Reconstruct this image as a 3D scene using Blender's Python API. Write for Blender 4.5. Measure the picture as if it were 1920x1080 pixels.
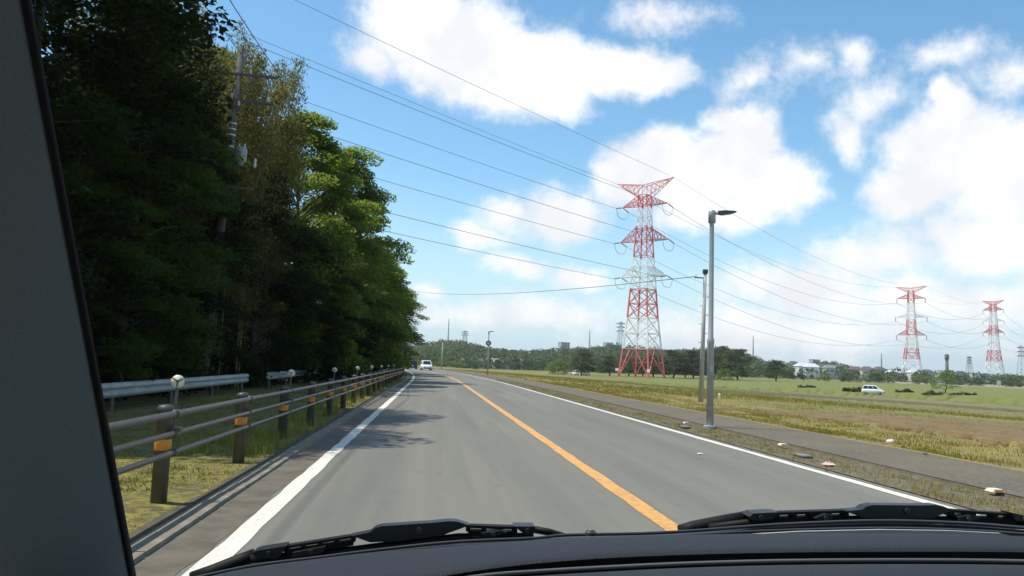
import bpy, math, random
import numpy as np
from mathutils import Vector, Matrix

for o in list(bpy.data.objects):
    bpy.data.objects.remove(o, do_unlink=True)
scene = bpy.context.scene
COL = scene.collection
rnd = random.Random(11)
R = math.radians

# ------------------------------------------------------------------ camera
F = 1536.0                       # focal length in pixels of the 1920 px wide photograph
EYE = Vector((0.0, 0.0, 1.28))
ROLL = 0.033
_c, _s = math.cos(ROLL), math.sin(ROLL)
_a, _b = 810 - 960, -(680 - 540)             # where the road's direction (+Y) meets the horizon
_h, _v = _a * _c - _b * _s, _a * _s + _b * _c
PITCH = math.atan2(-_v, F)
YAW = math.atan2(-_h / F * math.cos(PITCH), 1.0)
FWD = Vector((math.sin(YAW) * math.cos(PITCH), math.cos(YAW) * math.cos(PITCH), math.sin(PITCH)))
R0 = FWD.cross(Vector((0, 0, 1))).normalized()
U0 = R0.cross(FWD)
RIGHT = R0 * _c + U0 * _s
UP = U0 * _c - R0 * _s
cam_data = bpy.data.cameras.new('camera')
cam_data.sensor_width = 36.0
cam_data.lens = 36.0 * F / 1920.0
cam_data.clip_start = 0.03
cam_data.clip_end = 9000
cam = bpy.data.objects.new('camera', cam_data)
COL.objects.link(cam)
m = Matrix((RIGHT, UP, -FWD)).transposed().to_4x4()
m.translation = EYE
cam.matrix_world = m
scene.camera = cam

def ray(px, py):
    return FWD + RIGHT * ((px - 960) / F) - UP * ((py - 540) / F)
def at_y(px, py, y):
    d = ray(px, py); return EYE + d * (y / d.y)
def at_x(px, py, x):
    d = ray(px, py); return EYE + d * (x / d.x)
def at_z(px, py, z):
    d = ray(px, py); return EYE + d * ((z - EYE.z) / d.z)
def az_el(px, py):
    d = ray(px, py).normalized(); return math.atan2(d.x, d.y), math.asin(d.z)

# ------------------------------------------------------------------ light
SUN_TO = Vector((-0.46, 0.11, 1.0)).normalized()
SUN_EL = math.asin(SUN_TO.z)
SUN_AZ = math.atan2(SUN_TO.x, SUN_TO.y)
scene.view_settings.view_transform = 'Standard'
scene.view_settings.look = 'None'
scene.view_settings.gamma = 1.0
scene.view_settings.exposure = 0.27
sun_data = bpy.data.lights.new('sun', 'SUN')
sun_data.energy = 4.2
sun_data.angle = R(0.53)
sun_data.color = (1.0, 0.94, 0.83)
sun = bpy.data.objects.new('sun', sun_data)
COL.objects.link(sun)
sun.rotation_euler = SUN_TO.to_track_quat('Z', 'Y').to_euler()

CLOUDS = [  # centre px, radii px, weight : where the photograph shows cumulus
    (790, 50, 130, 105, 1.0), (880, 95, 150, 95, 1.05), (985, 130, 150, 85, 1.05), (1055, 180, 80, 48, .9), (1200, 135, 100, 46, .95),
    (700, 110, 60, 50, .55), (1110, 130, 90, 55, .9),
    (1235, 300, 95, 62, 1.0), (1330, 335, 120, 85, 1.15), (1400, 265, 52, 68, 1.0), (1430, 345, 95, 55, 1.0), (1165, 345, 70, 50, .8), (1340, 400, 130, 40, .8),
    (1065, 395, 75, 58, .9), (960, 400, 70, 45, .7), (905, 445, 70, 32, .6), (1480, 350, 60, 30, .6),
    (1785, 285, 105, 95, 1.0), (1705, 345, 75, 58, .9), (1860, 330, 85, 80, .8), (1790, 195, 42, 52, .9), (1630, 190, 80, 46, .32),
    (1592, 98, 40, 48, .55), (1510, 128, 58, 40, .42), (1405, 148, 60, 34, .40), (1765, 105, 95, 38, .40), (1890, 140, 70, 46, .36),
    (1605, 262, 30, 38, .50), (1220, 32, 120, 30, .30), (1355, 225, 40, 32, .6), (1880, 250, 50, 50, .5),
    (1660, 470, 140, 55, .62), (1860, 450, 140, 65, .66), (1760, 560, 300, 58, .55), (1500, 540, 190, 46, .45), (980, 500, 70, 22, .5), (1090, 520, 60, 24, .55),
    (1000, 590, 230, 34, .5), (1420, 620, 420, 46, .55), (800, 550, 30, 16, .6),
]

def build_world():
    w = bpy.data.worlds.new('World'); scene.world = w; w.use_nodes = True
    nt = w.node_tree; nt.nodes.clear()
    N = lambda t, **k: _node(nt, t, **k)
    L = nt.links.new
    out = N('ShaderNodeOutputWorld'); bg = N('ShaderNodeBackground')
    bg.inputs['Strength'].default_value = 0.15
    L(bg.outputs[0], out.inputs[0])
    sky = N('ShaderNodeTexSky'); sky.sky_type = 'NISHITA'; sky.sun_disc = False
    sky.sun_elevation = SUN_EL; sky.sun_rotation = SUN_AZ
    sky.altitude = 50; sky.air_density = 1.0; sky.dust_density = 0.25; sky.ozone_density = 2.2
    tc = N('ShaderNodeTexCoord')
    sep = N('ShaderNodeSeparateXYZ'); L(tc.outputs['Generated'], sep.inputs[0])
    def M(op, a, b=None, c=None, clamp=False):
        n = N('ShaderNodeMath'); n.operation = op; n.use_clamp = clamp
        for i, v in enumerate((a, b, c)):
            if v is None: continue
            if isinstance(v, (int, float)): n.inputs[i].default_value = v
            else: L(v, n.inputs[i])
        return n.outputs[0]
    az = M('ARCTAN2', sep.outputs[0], sep.outputs[1])
    el = M('ARCSINE', sep.outputs[2])
    comb = N('ShaderNodeCombineXYZ'); L(az, comb.inputs[0]); L(el, comb.inputs[1])
    # warp the az/el coordinates so that the outlines billow
    nz = N('ShaderNodeTexNoise'); nz.inputs['Scale'].default_value = 9; nz.inputs['Detail'].default_value = 5; nz.inputs['Roughness'].default_value = .6
    L(tc.outputs['Generated'], nz.inputs['Vector'])
    wv = N('ShaderNodeVectorMath'); wv.operation = 'MULTIPLY_ADD'
    L(nz.outputs['Color'], wv.inputs[0]); wv.inputs[1].default_value = (.075, .06, 0); wv.inputs[2].default_value = (-.0375, -.03, 0)
    av = N('ShaderNodeVectorMath'); av.operation = 'ADD'; L(comb.outputs[0], av.inputs[0]); L(wv.outputs[0], av.inputs[1])
    best = None
    for (x, y, rx, ry, wt) in CLOUDS:
        a, e = az_el(x, y); ra = rx / F * 1.08; re = ry / F * 1.08
        s = N('ShaderNodeVectorMath'); s.operation = 'MULTIPLY_ADD'
        L(av.outputs[0], s.inputs[0]); s.inputs[1].default_value = (1 / ra, 1 / re, 0); s.inputs[2].default_value = (-a / ra, -e / re, 0)
        d = N('ShaderNodeVectorMath'); d.operation = 'LENGTH'; L(s.outputs[0], d.inputs[0])
        v = M('MULTIPLY_ADD', d.outputs['Value'], -wt, wt)
        if best is None: best = v
        else:
            best = N('ShaderNodeMath'), v, best
            n = best[0]; n.operation = 'SMOOTH_MAX'; L(best[1], n.inputs[0]); L(best[2], n.inputs[1]); n.inputs[2].default_value = .18
            best = n.outputs[0]
    # the sky goes on with like clouds outside the frame
    plane = N('ShaderNodeVectorMath'); plane.operation = 'DIVIDE'; L(tc.outputs['Generated'], plane.inputs[0])
    zz = M('ADD', M('ABSOLUTE', sep.outputs[2]), .22)
    cz = N('ShaderNodeCombineXYZ'); [L(zz, cz.inputs[i]) for i in range(3)]
    L(cz.outputs[0], plane.inputs[1])
    ng = N('ShaderNodeTexNoise'); ng.inputs['Scale'].default_value = 1.7; ng.inputs['Detail'].default_value = 7; ng.inputs['Roughness'].default_value = .55
    L(plane.outputs[0], ng.inputs['Vector'])
    gen = M('MULTIPLY_ADD', ng.outputs[0], 3.2, -1.72)
    outside = M('MULTIPLY', M('SUBTRACT', M('ABSOLUTE', M('SUBTRACT', az, YAW)), .62), 5.0, clamp=True)
    above = M('MULTIPLY', M('SUBTRACT', el, .47), 6.0, clamp=True)
    outm = M('MAXIMUM', outside, above)
    gen2 = M('MULTIPLY', gen, outm)
    inside = M('MULTIPLY', best, M('SUBTRACT', 1.0, outm))
    dens0 = M('ADD', inside, gen2)
    n2 = N('ShaderNodeTexNoise'); n2.inputs['Scale'].default_value = 22; n2.inputs['Detail'].default_value = 10; n2.inputs['Roughness'].default_value = .66
    L(tc.outputs['Generated'], n2.inputs['Vector'])
    dens = M('MULTIPLY_ADD', n2.outputs[0], .95, M('SUBTRACT', dens0, .46))
    wisp = M('MULTIPLY_ADD', ng.outputs[0], .75, -.38)
    dens = M('ADD', dens, wisp)
    mr = N('ShaderNodeMapRange'); mr.interpolation_type = 'SMOOTHSTEP'
    L(dens, mr.inputs[0]); mr.inputs[1].default_value = -.12; mr.inputs[2].default_value = .46; mr.inputs[3].default_value = 0; mr.inputs[4].default_value = .97
    # cloud colour: bright lit tops, faint lilac grey where dense and low
    n3 = N('ShaderNodeTexNoise'); n3.inputs['Scale'].default_value = 14; n3.inputs['Detail'].default_value = 4
    off = N('ShaderNodeVectorMath'); off.operation = 'ADD'; L(tc.outputs['Generated'], off.inputs[0]); off.inputs[1].default_value = (.01, 0, -.035)
    L(off.outputs[0], n3.inputs['Vector'])
    cr = N('ShaderNodeMapRange'); L(n3.outputs[0], cr.inputs[0]); cr.inputs[1].default_value = .36; cr.inputs[2].default_value = .62
    cc = N('ShaderNodeMix'); cc.data_type = 'RGBA'
    L(cr.outputs[0], cc.inputs['Factor'])
    cc.inputs['A'].default_value = (5.3, 5.35, 5.5, 1); cc.inputs['B'].default_value = (6.5, 6.5, 6.45, 1)
    hs = N('ShaderNodeHueSaturation'); L(sky.outputs[0], hs.inputs['Color'])
    hs.inputs['Saturation'].default_value = 1.15; hs.inputs['Value'].default_value = 1.0; hs.inputs['Hue'].default_value = .485
    hz = N('ShaderNodeMapRange'); hz.interpolation_type = 'SMOOTHSTEP'; L(el, hz.inputs[0])     # pale haze low over the horizon
    hz.inputs[1].default_value = -.02; hz.inputs[2].default_value = .24; hz.inputs[3].default_value = .92; hz.inputs[4].default_value = 0
    hm = N('ShaderNodeMix'); hm.data_type = 'RGBA'; L(hz.outputs[0], hm.inputs['Factor']); L(hs.outputs[0], hm.inputs['A'])
    hm.inputs['B'].default_value = (3.5, 4.75, 5.35, 1)
    mx = N('ShaderNodeMix'); mx.data_type = 'RGBA'
    L(mr.outputs[0], mx.inputs['Factor']); L(hm.outputs['Result'], mx.inputs['A']); L(cc.outputs['Result'], mx.inputs['B'])
    L(mx.outputs['Result'], bg.inputs['Color'])

def _node(nt, t, **k):
    n = nt.nodes.new(t)
    for a, b in k.items(): setattr(n, a, b)
    return n
build_world()

# ------------------------------------------------------------------ helpers: materials
MATS = {}
def mat(name, base, rough=.7, metal=0.0, var=None, scale=5.0, bump=0.0, bscale=40.0, trans=0.0, trans_col=None,
        island=None, spec=.5, emit=None, detail=6, var_lo=.35, var_hi=.65, coords='Object', stretch=None, var2=None, scale2=40.0):
    """procedural Principled material: base colour mixed with `var` by noise, optional second fine layer and bump"""
    if name in MATS: return MATS[name]
    mt = bpy.data.materials.new(name); MATS[name] = mt; mt.use_nodes = True
    nt = mt.node_tree; L = nt.links.new
    bs = nt.nodes['Principled BSDF']; out = nt.nodes['Material Output']
    bs.inputs['Roughness'].default_value = rough; bs.inputs['Metallic'].default_value = metal
    bs.inputs['Specular IOR Level'].default_value = spec
    rgb = lambda c: (c[0], c[1], c[2], 1)
    tc = _node(nt, 'ShaderNodeTexCoord'); vec = tc.outputs[coords]
    if stretch:
        mp = _node(nt, 'ShaderNodeMapping'); mp.inputs['Scale'].default_value = stretch; L(vec, mp.inputs[0]); vec = mp.outputs[0]
    col = None
    def mixc(fac, a, b):
        n = _node(nt, 'ShaderNodeMix'); n.data_type = 'RGBA'
        L(fac, n.inputs['Factor'])
        for k, v in (('A', a), ('B', b)):
            if isinstance(v, tuple): n.inputs[k].default_value = rgb(v)
            else: L(v, n.inputs[k])
        return n.outputs['Result']
    def noise(sc, lo, hi, det=detail):
        n = _node(nt, 'ShaderNodeTexNoise'); n.inputs['Scale'].default_value = sc; n.inputs['Detail'].default_value = det
        n.inputs['Roughness'].default_value = .6; L(vec, n.inputs['Vector'])
        r = _node(nt, 'ShaderNodeMapRange'); r.inputs[1].default_value = lo; r.inputs[2].default_value = hi; L(n.outputs[0], r.inputs[0])
        return r.outputs[0]
    col = tuple(base)
    if island:
        g = _node(nt, 'ShaderNodeNewGeometry')
        ramp = _node(nt, 'ShaderNodeValToRGB'); els = ramp.color_ramp.elements
        cols = [base] + list(island)
        els[0].color = rgb(cols[0]); els[0].position = 0
        els[1].color = rgb(cols[-1]); els[1].position = 1
        for i, c in enumerate(cols[1:-1]):
            e = els.new((i + 1) / (len(cols) - 1)); e.color = rgb(c)
        L(g.outputs['Random Per Island'], ramp.inputs[0]); col = ramp.outputs[0]
    if var: col = mixc(noise(scale, var_lo, var_hi), col, tuple(var))
    if var2: col = mixc(noise(scale2, .45, .68, 3), col, tuple(var2))
    if isinstance(col, tuple): bs.inputs['Base Color'].default_value = rgb(col)
    else: L(col, bs.inputs['Base Color'])
    if bump:
        n = _node(nt, 'ShaderNodeTexNoise'); n.inputs['Scale'].default_value = bscale; n.inputs['Detail'].default_value = 5; L(vec, n.inputs['Vector'])
        b = _node(nt, 'ShaderNodeBump'); b.inputs['Strength'].default_value = bump; b.inputs['Distance'].default_value = .02
        L(n.outputs[0], b.inputs['Height']); L(b.outputs[0], bs.inputs['Normal'])
    if trans:
        t = _node(nt, 'ShaderNodeBsdfTranslucent')
        if trans_col: t.inputs['Color'].default_value = rgb(trans_col)
        elif isinstance(col, tuple): t.inputs['Color'].default_value = rgb(col)
        else: L(col, t.inputs['Color'])
        ms = _node(nt, 'ShaderNodeMixShader'); ms.inputs[0].default_value = trans
        L(bs.outputs[0], ms.inputs[1]); L(t.outputs[0], ms.inputs[2]); L(ms.outputs[0], out.inputs[0])
    if emit:
        bs.inputs['Emission Color'].default_value = rgb(emit[0]); bs.inputs['Emission Strength'].default_value = emit[1]
    return mt

# ------------------------------------------------------------------ helpers: meshes
class MB:
    def __init__(s): s.v = []; s.f = []; s.mi = []
    def add(s, vs, fs, mi=0):
        o = len(s.v); s.v += [tuple(v) for v in vs]
        for f in fs: s.f.append(tuple(i + o for i in f)); s.mi.append(mi)
        return s
    def box(s, c, size, rot=None, mi=0):
        hx, hy, hz = size[0] / 2, size[1] / 2, size[2] / 2
        p = [Vector((x, y, z)) for z in (-hz, hz) for (x, y) in ((-hx, -hy), (hx, -hy), (hx, hy), (-hx, hy))]
        if rot is not None: p = [rot @ q for q in p]
        c = Vector(c)
        return s.add([q + c for q in p], [(3, 2, 1, 0), (4, 5, 6, 7), (0, 1, 5, 4), (1, 2, 6, 5), (2, 3, 7, 6), (3, 0, 4, 7)], mi)
    def tube(s, pts, rad, n=8, cap=True, mi=0):
        pts = [Vector(p) for p in pts]
        if not isinstance(rad, (list, tuple)): rad = [rad] * len(pts)
        vs = []; fs = []
        prev = None
        for i, p in enumerate(pts):
            t = (pts[min(i + 1, len(pts) - 1)] - pts[max(i - 1, 0)]).normalized()
            if prev is None:
                a = Vector((0, 0, 1)) if abs(t.z) < .9 else Vector((1, 0, 0))
                u = t.cross(a).normalized()
            else:
                u = (prev - t * prev.dot(t)).normalized()
            prev = u; w = t.cross(u)
            for k in range(n):
                an = 2 * math.pi * (k + .5) / n
                vs.append(p + (u * math.cos(an) + w * math.sin(an)) * rad[i])
        for i in range(len(pts) - 1):
            for k in range(n):
                a = i * n + k; b = i * n + (k + 1) % n
                fs.append((a, b, b + n, a + n))
        if cap:
            fs.append(tuple(range(n - 1, -1, -1))); fs.append(tuple((len(pts) - 1) * n + k for k in range(n)))
        return s.add(vs, fs, mi)
    def bar(s, a, b, w, mi=0): return s.tube([a, b], w * .707, 4, True, mi)
    def lathe(s, prof, c=(0, 0, 0), n=16, mi=0):
        vs = []; fs = []
        for (r, z) in prof:
            for k in range(n):
                an = 2 * math.pi * k / n; vs.append((c[0] + r * math.cos(an), c[1] + r * math.sin(an), c[2] + z))
        for i in range(len(prof) - 1):
            for k in range(n):
                a = i * n + k; b = i * n + (k + 1) % n; fs.append((a, b, b + n, a + n))
        fs.append(tuple(range(n - 1, -1, -1))); fs.append(tuple((len(prof) - 1) * n + k for k in range(n)))
        return s.add(vs, fs, mi)
    def prism(s, outline, d, mi=0):
        """outline: world points; extruded by vector d"""
        n = len(outline); d = Vector(d); o = [Vector(p) for p in outline]
        return s.add(o + [p + d for p in o], [tuple(range(n - 1, -1, -1)), tuple(range(n, 2 * n))] + [(i, (i + 1) % n, (i + 1) % n + n, i + n) for i in range(n)], mi)
    def loft(s, rows, mi=0):
        n = len(rows[0]); vs = [p for r in rows for p in r]
        return s.add(vs, [(i * n + k, i * n + k + 1, (i + 1) * n + k + 1, (i + 1) * n + k) for i in range(len(rows) - 1) for k in range(n - 1)], mi)
    def mesh(s, name, mats, smooth=False):
        me = bpy.data.meshes.new(name); me.from_pydata(s.v, [], s.f)
        for m_ in (mats if isinstance(mats, (list, tuple)) else [mats]): me.materials.append(m_)
        if any(s.mi): me.polygons.foreach_set('material_index', s.mi)
        if smooth: me.polygons.foreach_set('use_smooth', [True] * len(me.polygons))
        me.update(); return me
    def build(s, name, mats, parent=None, smooth=False):
        return link(name, s.mesh(name, mats, smooth), parent)

def link(name, me, parent=None):
    o = bpy.data.objects.new(name, me); COL.objects.link(o)
    if parent is not None: o.parent = parent
    return o
def tag(o, label, cat=None, group=None, kind=None):
    o['label'] = label
    if cat: o['category'] = cat
    if group: o['group'] = group
    if kind: o['kind'] = kind
    return o
def thing(name, label, cat, loc=(0, 0, 0), rz=0.0, group=None):
    o = bpy.data.objects.new(name, None); COL.objects.link(o); o.location = loc; o.rotation_euler = (0, 0, rz)
    o.empty_display_size = .2
    return tag(o, label, cat, group)
def copy_tree(o, parent=None):
    c = o.copy(); COL.objects.link(c)
    if parent is not None: c.parent = parent
    for ch in list(o.children): copy_tree(ch, c)
    return c
def np_mesh(name, verts, nper, material, tint=None):
    """verts (N*nper,3): N separate polygons"""
    n = len(verts) // nper
    me = bpy.data.meshes.new(name)
    me.vertices.add(n * nper); me.vertices.foreach_set('co', np.ascontiguousarray(verts, dtype=np.float32).ravel())
    me.loops.add(n * nper); me.loops.foreach_set('vertex_index', np.arange(n * nper, dtype=np.int32))
    me.polygons.add(n); me.polygons.foreach_set('loop_start', np.arange(0, n * nper, nper, dtype=np.int32))
    if tint is not None:
        at = me.attributes.new('tint', 'FLOAT', 'FACE'); at.data.foreach_set('value', tint.astype(np.float32))
    me.materials.append(material); me.update(); me.validate()
    return me

# ------------------------------------------------------------------ the lie of the land
def shift(y):                                  # the road bends gently to the left
    return -0.00047 * max(0.0, y - 50.0) ** 2
def sm(t): t = min(1.0, max(0.0, t)); return t * t * (3 - 2 * t)
def gz(x, y):
    """height of the ground"""
    r = x - shift(min(y, 260))
    if r < -9: return .12 * sm((-9 - r) / 8)
    if r < 8.3: return 0.0
    return -.12 * sm((r - 8.3) / 2.2) - 1.48 * sm((r - 10) / 44)
def on_ground(px, py):
    z = 0.0; p = None
    for _ in range(12):
        p = at_z(px, py, z); z = .5 * z + .5 * gz(p.x, p.y)
    return Vector((p.x, p.y, gz(p.x, p.y)))

# ------------------------------------------------------------------ materials
def asphalt_mat():
    mt = bpy.data.materials.new('asphalt'); mt.use_nodes = True; nt = mt.node_tree; L = nt.links.new
    bs = nt.nodes['Principled BSDF']; bs.inputs['Roughness'].default_value = .82; bs.inputs['Specular IOR Level'].default_value = .35
    tc = _node(nt, 'ShaderNodeTexCoord')
    def noise(sc, st, lo, hi, det=5):
        mp = _node(nt, 'ShaderNodeMapping'); mp.inputs['Scale'].default_value = st; L(tc.outputs['Object'], mp.inputs[0])
        n = _node(nt, 'ShaderNodeTexNoise'); n.inputs['Scale'].default_value = sc; n.inputs['Detail'].default_value = det; n.inputs['Roughness'].default_value = .65; L(mp.outputs[0], n.inputs['Vector'])
        r = _node(nt, 'ShaderNodeMapRange'); r.inputs[1].default_value = lo; r.inputs[2].default_value = hi; L(n.outputs[0], r.inputs[0]); return r.outputs[0], n
    def mix(f, a, b, w=1.0):
        m_ = _node(nt, 'ShaderNodeMath'); m_.operation = 'MULTIPLY'; L(f, m_.inputs[0]); m_.inputs[1].default_value = w
        n = _node(nt, 'ShaderNodeMix'); n.data_type = 'RGBA'; L(m_.outputs[0], n.inputs['Factor'])
        for k, v in (('A', a), ('B', b)):
            if isinstance(v, tuple): n.inputs[k].default_value = (*v, 1)
            else: L(v, n.inputs[k])
        return n.outputs['Result']
    c = mix(noise(1.3, (1, .03, 1), .38, .62)[0], (.178, .174, .142), (.125, .124, .107))          # tracks along the lanes
    c = mix(noise(.55, (1, .35, 1), .48, .72)[0], c, (.170, .166, .142), .6)                        # dusty patches
    c = mix(noise(3.2, (1, .5, 1), .60, .74)[0], c, (.075, .074, .065), .6)                         # stains
    agg, an = noise(230, (1, 1, 1), .35, .65, 2); c = mix(agg, c, (.20, .198, .175), .32)
    grit = noise(90, (1, 1, 1), .66, .72, 2)[0]; c = mix(grit, c, (.055, .055, .05), .5)
    L(c, bs.inputs['Base Color'])
    b = _node(nt, 'ShaderNodeBump'); b.inputs['Strength'].default_value = .35; b.inputs['Distance'].default_value = .01; L(an.outputs[0], b.inputs['Height']); L(b.outputs[0], bs.inputs['Normal'])
    return mt
ASPHALT = asphalt_mat()
SHOULDER = mat('shoulder_asphalt', (.145, .125, .092), .9, var=(.085, .072, .052), scale=3.0, bump=.4, bscale=90)
WHITE_PAINT = mat('white_line_paint', (.74, .72, .62), .6, var=(.66, .64, .54), scale=1.2, var2=(.50, .48, .41), scale2=30)
YELLOW_PAINT = mat('orange_line_paint', (.74, .37, .07), .6, var=(.60, .29, .06), scale=1.5, var2=(.36, .22, .09), scale2=13)
CONCRETE = mat('kerb_concrete', (.25, .22, .165), .9, var=(.165, .145, .11), scale=4, bump=.3, bscale=70)
WALK = mat('walkway_asphalt', (.128, .106, .072), .9, var=(.085, .072, .052), scale=.6, bump=.35, bscale=120, var2=(.17, .145, .10), scale2=18)
SAND = mat('sandy_edge', (.27, .205, .09), .95, var=(.19, .14, .06), scale=6, bump=.4, bscale=60)
GUTTER = mat('gutter_dirt', (.12, .105, .06), .95, var=(.075, .06, .035), scale=3.5, bump=.6, bscale=40, var2=(.19, .165, .09), scale2=14)
GRASS_G = mat('field_grass', (.150, .150, .024), .95, var=(.21, .17, .036), scale=.05, bump=.6, bscale=6, var2=(.095, .108, .03), scale2=.7)
VERGE_L = mat('mossy_verge', (.145, .135, .022), .95, var=(.07, .055, .027), scale=1.6, bump=.8, bscale=30, var2=(.24, .215, .035), scale2=9)
VERGE_R = mat('dry_verge', (.27, .205, .05), .95, var=(.17, .12, .045), scale=.8, bump=.8, bscale=20, var2=(.16, .165, .035), scale2=4)
SOIL = mat('ploughed_soil', (.165, .105, .036), .95, var=(.12, .078, .03), scale=.35, bump=.9, bscale=7, var2=(.21, .15, .055), scale2=3)
SOIL_G = mat('fallow_soil', (.185, .145, .05), .95, var=(.15, .138, .035), scale=.35, bump=.7, bscale=5, var2=(.14, .14, .05), scale2=1.4)
DIRT_DK = mat('dark_bank', (.075, .058, .03), .95, var=(.11, .095, .035), scale=1.0, bump=.7, bscale=8)
GREEN_F = mat('bright_meadow', (.135, .162, .018), .95, var=(.165, .158, .024), scale=.09, bump=.5, bscale=6, var2=(.105, .125, .024), scale2=.5)
FARROAD = mat('farm_track', (.30, .265, .19), .95, var=(.24, .215, .15), scale=.08)
FOREST_FLOOR = mat('forest_floor', (.045, .035, .02), .95, var=(.03, .028, .014), scale=1, bump=.8, bscale=10)

# ------------------------------------------------------------------ ground and road
def grid(vals):
    out = []
    for a, b, st in vals:
        x = a
        while x < b - 1e-6: out.append(x); x += st
    out.append(vals[-1][1]); return out
def build_ground():
    xs = grid([(-3000, -400, 400), (-400, -40, 40), (-40, 80, 2.5), (80, 400, 20), (400, 3200, 200)])
    ys = grid([(-300, -20, 40), (-20, 280, 4), (280, 700, 30), (700, 3800, 310)])
    mb = MB(); n = len(xs)
    for y in ys:
        for x in xs:
            r = x - shift(min(y, 260)); z = gz(x, y)
            if -9.2 < r < 14.2 and y < 262: z -= .14
            mb.v.append((x, y, z))
    for j in range(len(ys) - 1):
        for i in range(n - 1):
            mb.f.append((j * n + i, j * n + i + 1, (j + 1) * n + i + 1, (j + 1) * n + i)); mb.mi.append(0)
    tag(mb.build('ground', GRASS_G, None, True), 'olive green fields spreading flat to the far hills', kind='structure')
build_ground()
YS = grid([(-14, 60, 1.0), (60, 270, 4.0)])
def strip(name, r0, r1, z0, z1, material, label, ys=YS, kind='structure', n=1, wob=0.0, wobx0=0.0, wobx1=0.0, zf=None):
    mb = MB(); rg = random.Random(hash(name) % 1000 if False else len(name) * 7)
    rows = []
    for y in ys:
        s = shift(y); a = r0 + rg.uniform(-1, 1) * wobx0; b = r1 + rg.uniform(-1, 1) * wobx1
        rows.append([(s + a + (b - a) * k / n, y, (zf(a + (b - a) * k / n, y) if zf else z0 + (z1 - z0) * k / n) + (rg.uniform(-1, 1) * wob if 0 < k < n else 0)) for k in range(n + 1)])
    mb.loft(rows)
    o = mb.build(name, material, None, True)
    if label: tag(o, label, kind=kind)
    return o
road = strip('road', -1.98, 5.42, 0, 0, ASPHALT, 'grey two lane asphalt road bending left in the distance', n=4)
def marking(name, r0, r1, material, label):
    mb = MB(); rg = random.Random(5); ys = grid([(-12, 60, .5), (60, 262, 3)])
    mb.loft([[(shift(y) + r0 + rg.uniform(-.011, .011), y, .004), (shift(y) + r1 + rg.uniform(-.011, .011), y, .004)] for y in ys])
    o = mb.build(name, material, road); o['label'] = label
marking('edge_line', -1.385, -1.225, WHITE_PAINT, 'worn white edge line beside the kerb')
marking('edge_line', 5.12, 5.26, WHITE_PAINT, 'white edge line beside the weedy gutter')
marking('centre_line', 1.92, 2.09, YELLOW_PAINT, 'solid orange centre line with worn patches')
mbs = MB(); mbs.loft([[(shift(y) - 1.72, y, .003), (shift(y) - 1.41 + rnd.uniform(-.03, .03), y, .003)] for y in grid([(-12, 70, .4), (70, 150, 4)])])
so = mbs.build('dirty_shoulder', SHOULDER, road); so['label'] = 'dirty brown strip of asphalt beside the kerb'

# kerb on the left: separate concrete blocks near, a plain run beyond
kerb = strip('kerb', -1.93, -1.74, -.03, -.03, CONCRETE, 'low pale concrete kerb along the left of the road')
kb = MB(); kb.box((0, 0, 0), (.17, .585, .12)); kme = kb.mesh('kerb_stone', CONCRETE)
y = -2.0
while y < 40:
    o = link('kerb_stone', kme, kerb); o.location = (shift(y) - 1.835 + rnd.uniform(-.004, .004), y, -.03 + rnd.uniform(-.005, .005)); o.rotation_euler = (rnd.uniform(-.008, .008), rnd.uniform(-.02, .02), rnd.uniform(-.006, .006)); y += .6
far_k = MB(); far_k.loft([[(shift(y) + r, y, z) for r, z in ((-1.92, -.03), (-1.92, .03), (-1.75, .03), (-1.75, -.03))] for y in grid([(40, 250, 3)])])
fo = far_k.build('kerb_run', CONCRETE, kerb); fo['kind'] = 'stuff'
strip('verge', -9.4, -1.92, .0, .0, VERGE_L, 'mossy yellow green verge between kerb and wood', n=16, wob=.025)
strip('kerb_dirt', -2.07, -1.9, .012, .008, mat('kerb_dirt', (.10, .085, .05), .95, var=(.06, .05, .035), scale=6, bump=.5, bscale=60), 'dark line between verge grass and kerb', wobx0=.03)  # narrow dark brown band laid between verge grass and kerb
strip('gutter', 5.40, 6.3, .012, .03, GUTTER, 'weedy dirt gutter between road and walkway', n=4, wob=.012)
walk = strip('walkway', 6.28, 8.12, .07, .06, WALK, 'brownish grey asphalt walkway beside the field', n=3)
strip('walkway_edge', 8.10, 8.30, .062, .055, SAND, 'sandy yellow edging strip along the walkway', wobx0=.02, wobx1=.03)
strip('dry_verge', 8.27, 14.4, 0, 0, VERGE_R, 'dry yellowish weedy verge beyond the walkway', n=12, wob=.03, zf=lambda r, y: gz(r + shift(y), y) + .02)
wk = MB(); wk.loft([[(shift(y) + 6.285, y, -.02), (shift(y) + 6.285, y, .071)] for y in YS])
o = wk.build('walkway_kerb_face', CONCRETE, walk)

# fields beyond the verge, traced on the ground
def patch(name, pix, material, label, lift, sub=30):
    jr = random.Random(len(label))
    mb = MB(); a, b = pix                               # two edges (far, near), each a pixel polyline of equal length
    def res(e):
        out = []
        for i in range(sub * (len(e) - 1) + 1):
            t = i / sub; k = min(int(t), len(e) - 2); u = t - k
            out.append((e[k][0] * (1 - u) + e[k + 1][0] * u, e[k][1] * (1 - u) + e[k + 1][1] * u))
        return out
    fa = [on_ground(*p) for p in res(a)]; nb = [on_ground(*p) for p in res(b)]
    pr = list(zip(fa, nb)); fa = [p.lerp(q, jr.uniform(-.10, .10)) for p, q in pr]; nb = [q.lerp(p, jr.uniform(-.10, .10)) for p, q in pr]
    rows = []
    for j in range(7):
        t = j / 6
        rows.append([p.lerp(q, t) for p, q in zip(fa, nb)])
    rows = [[Vector((p.x, p.y, gz(p.x, p.y) + lift)) for p in r] for r in rows]
    rows = [[p - Vector((0, 0, .16)) for p in rows[0]]] + rows + [[p - Vector((0, 0, .16)) for p in rows[-1]]]
    mb.loft(rows[::-1])
    return tag(mb.build(name, material, None, True), label, kind='structure')
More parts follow.
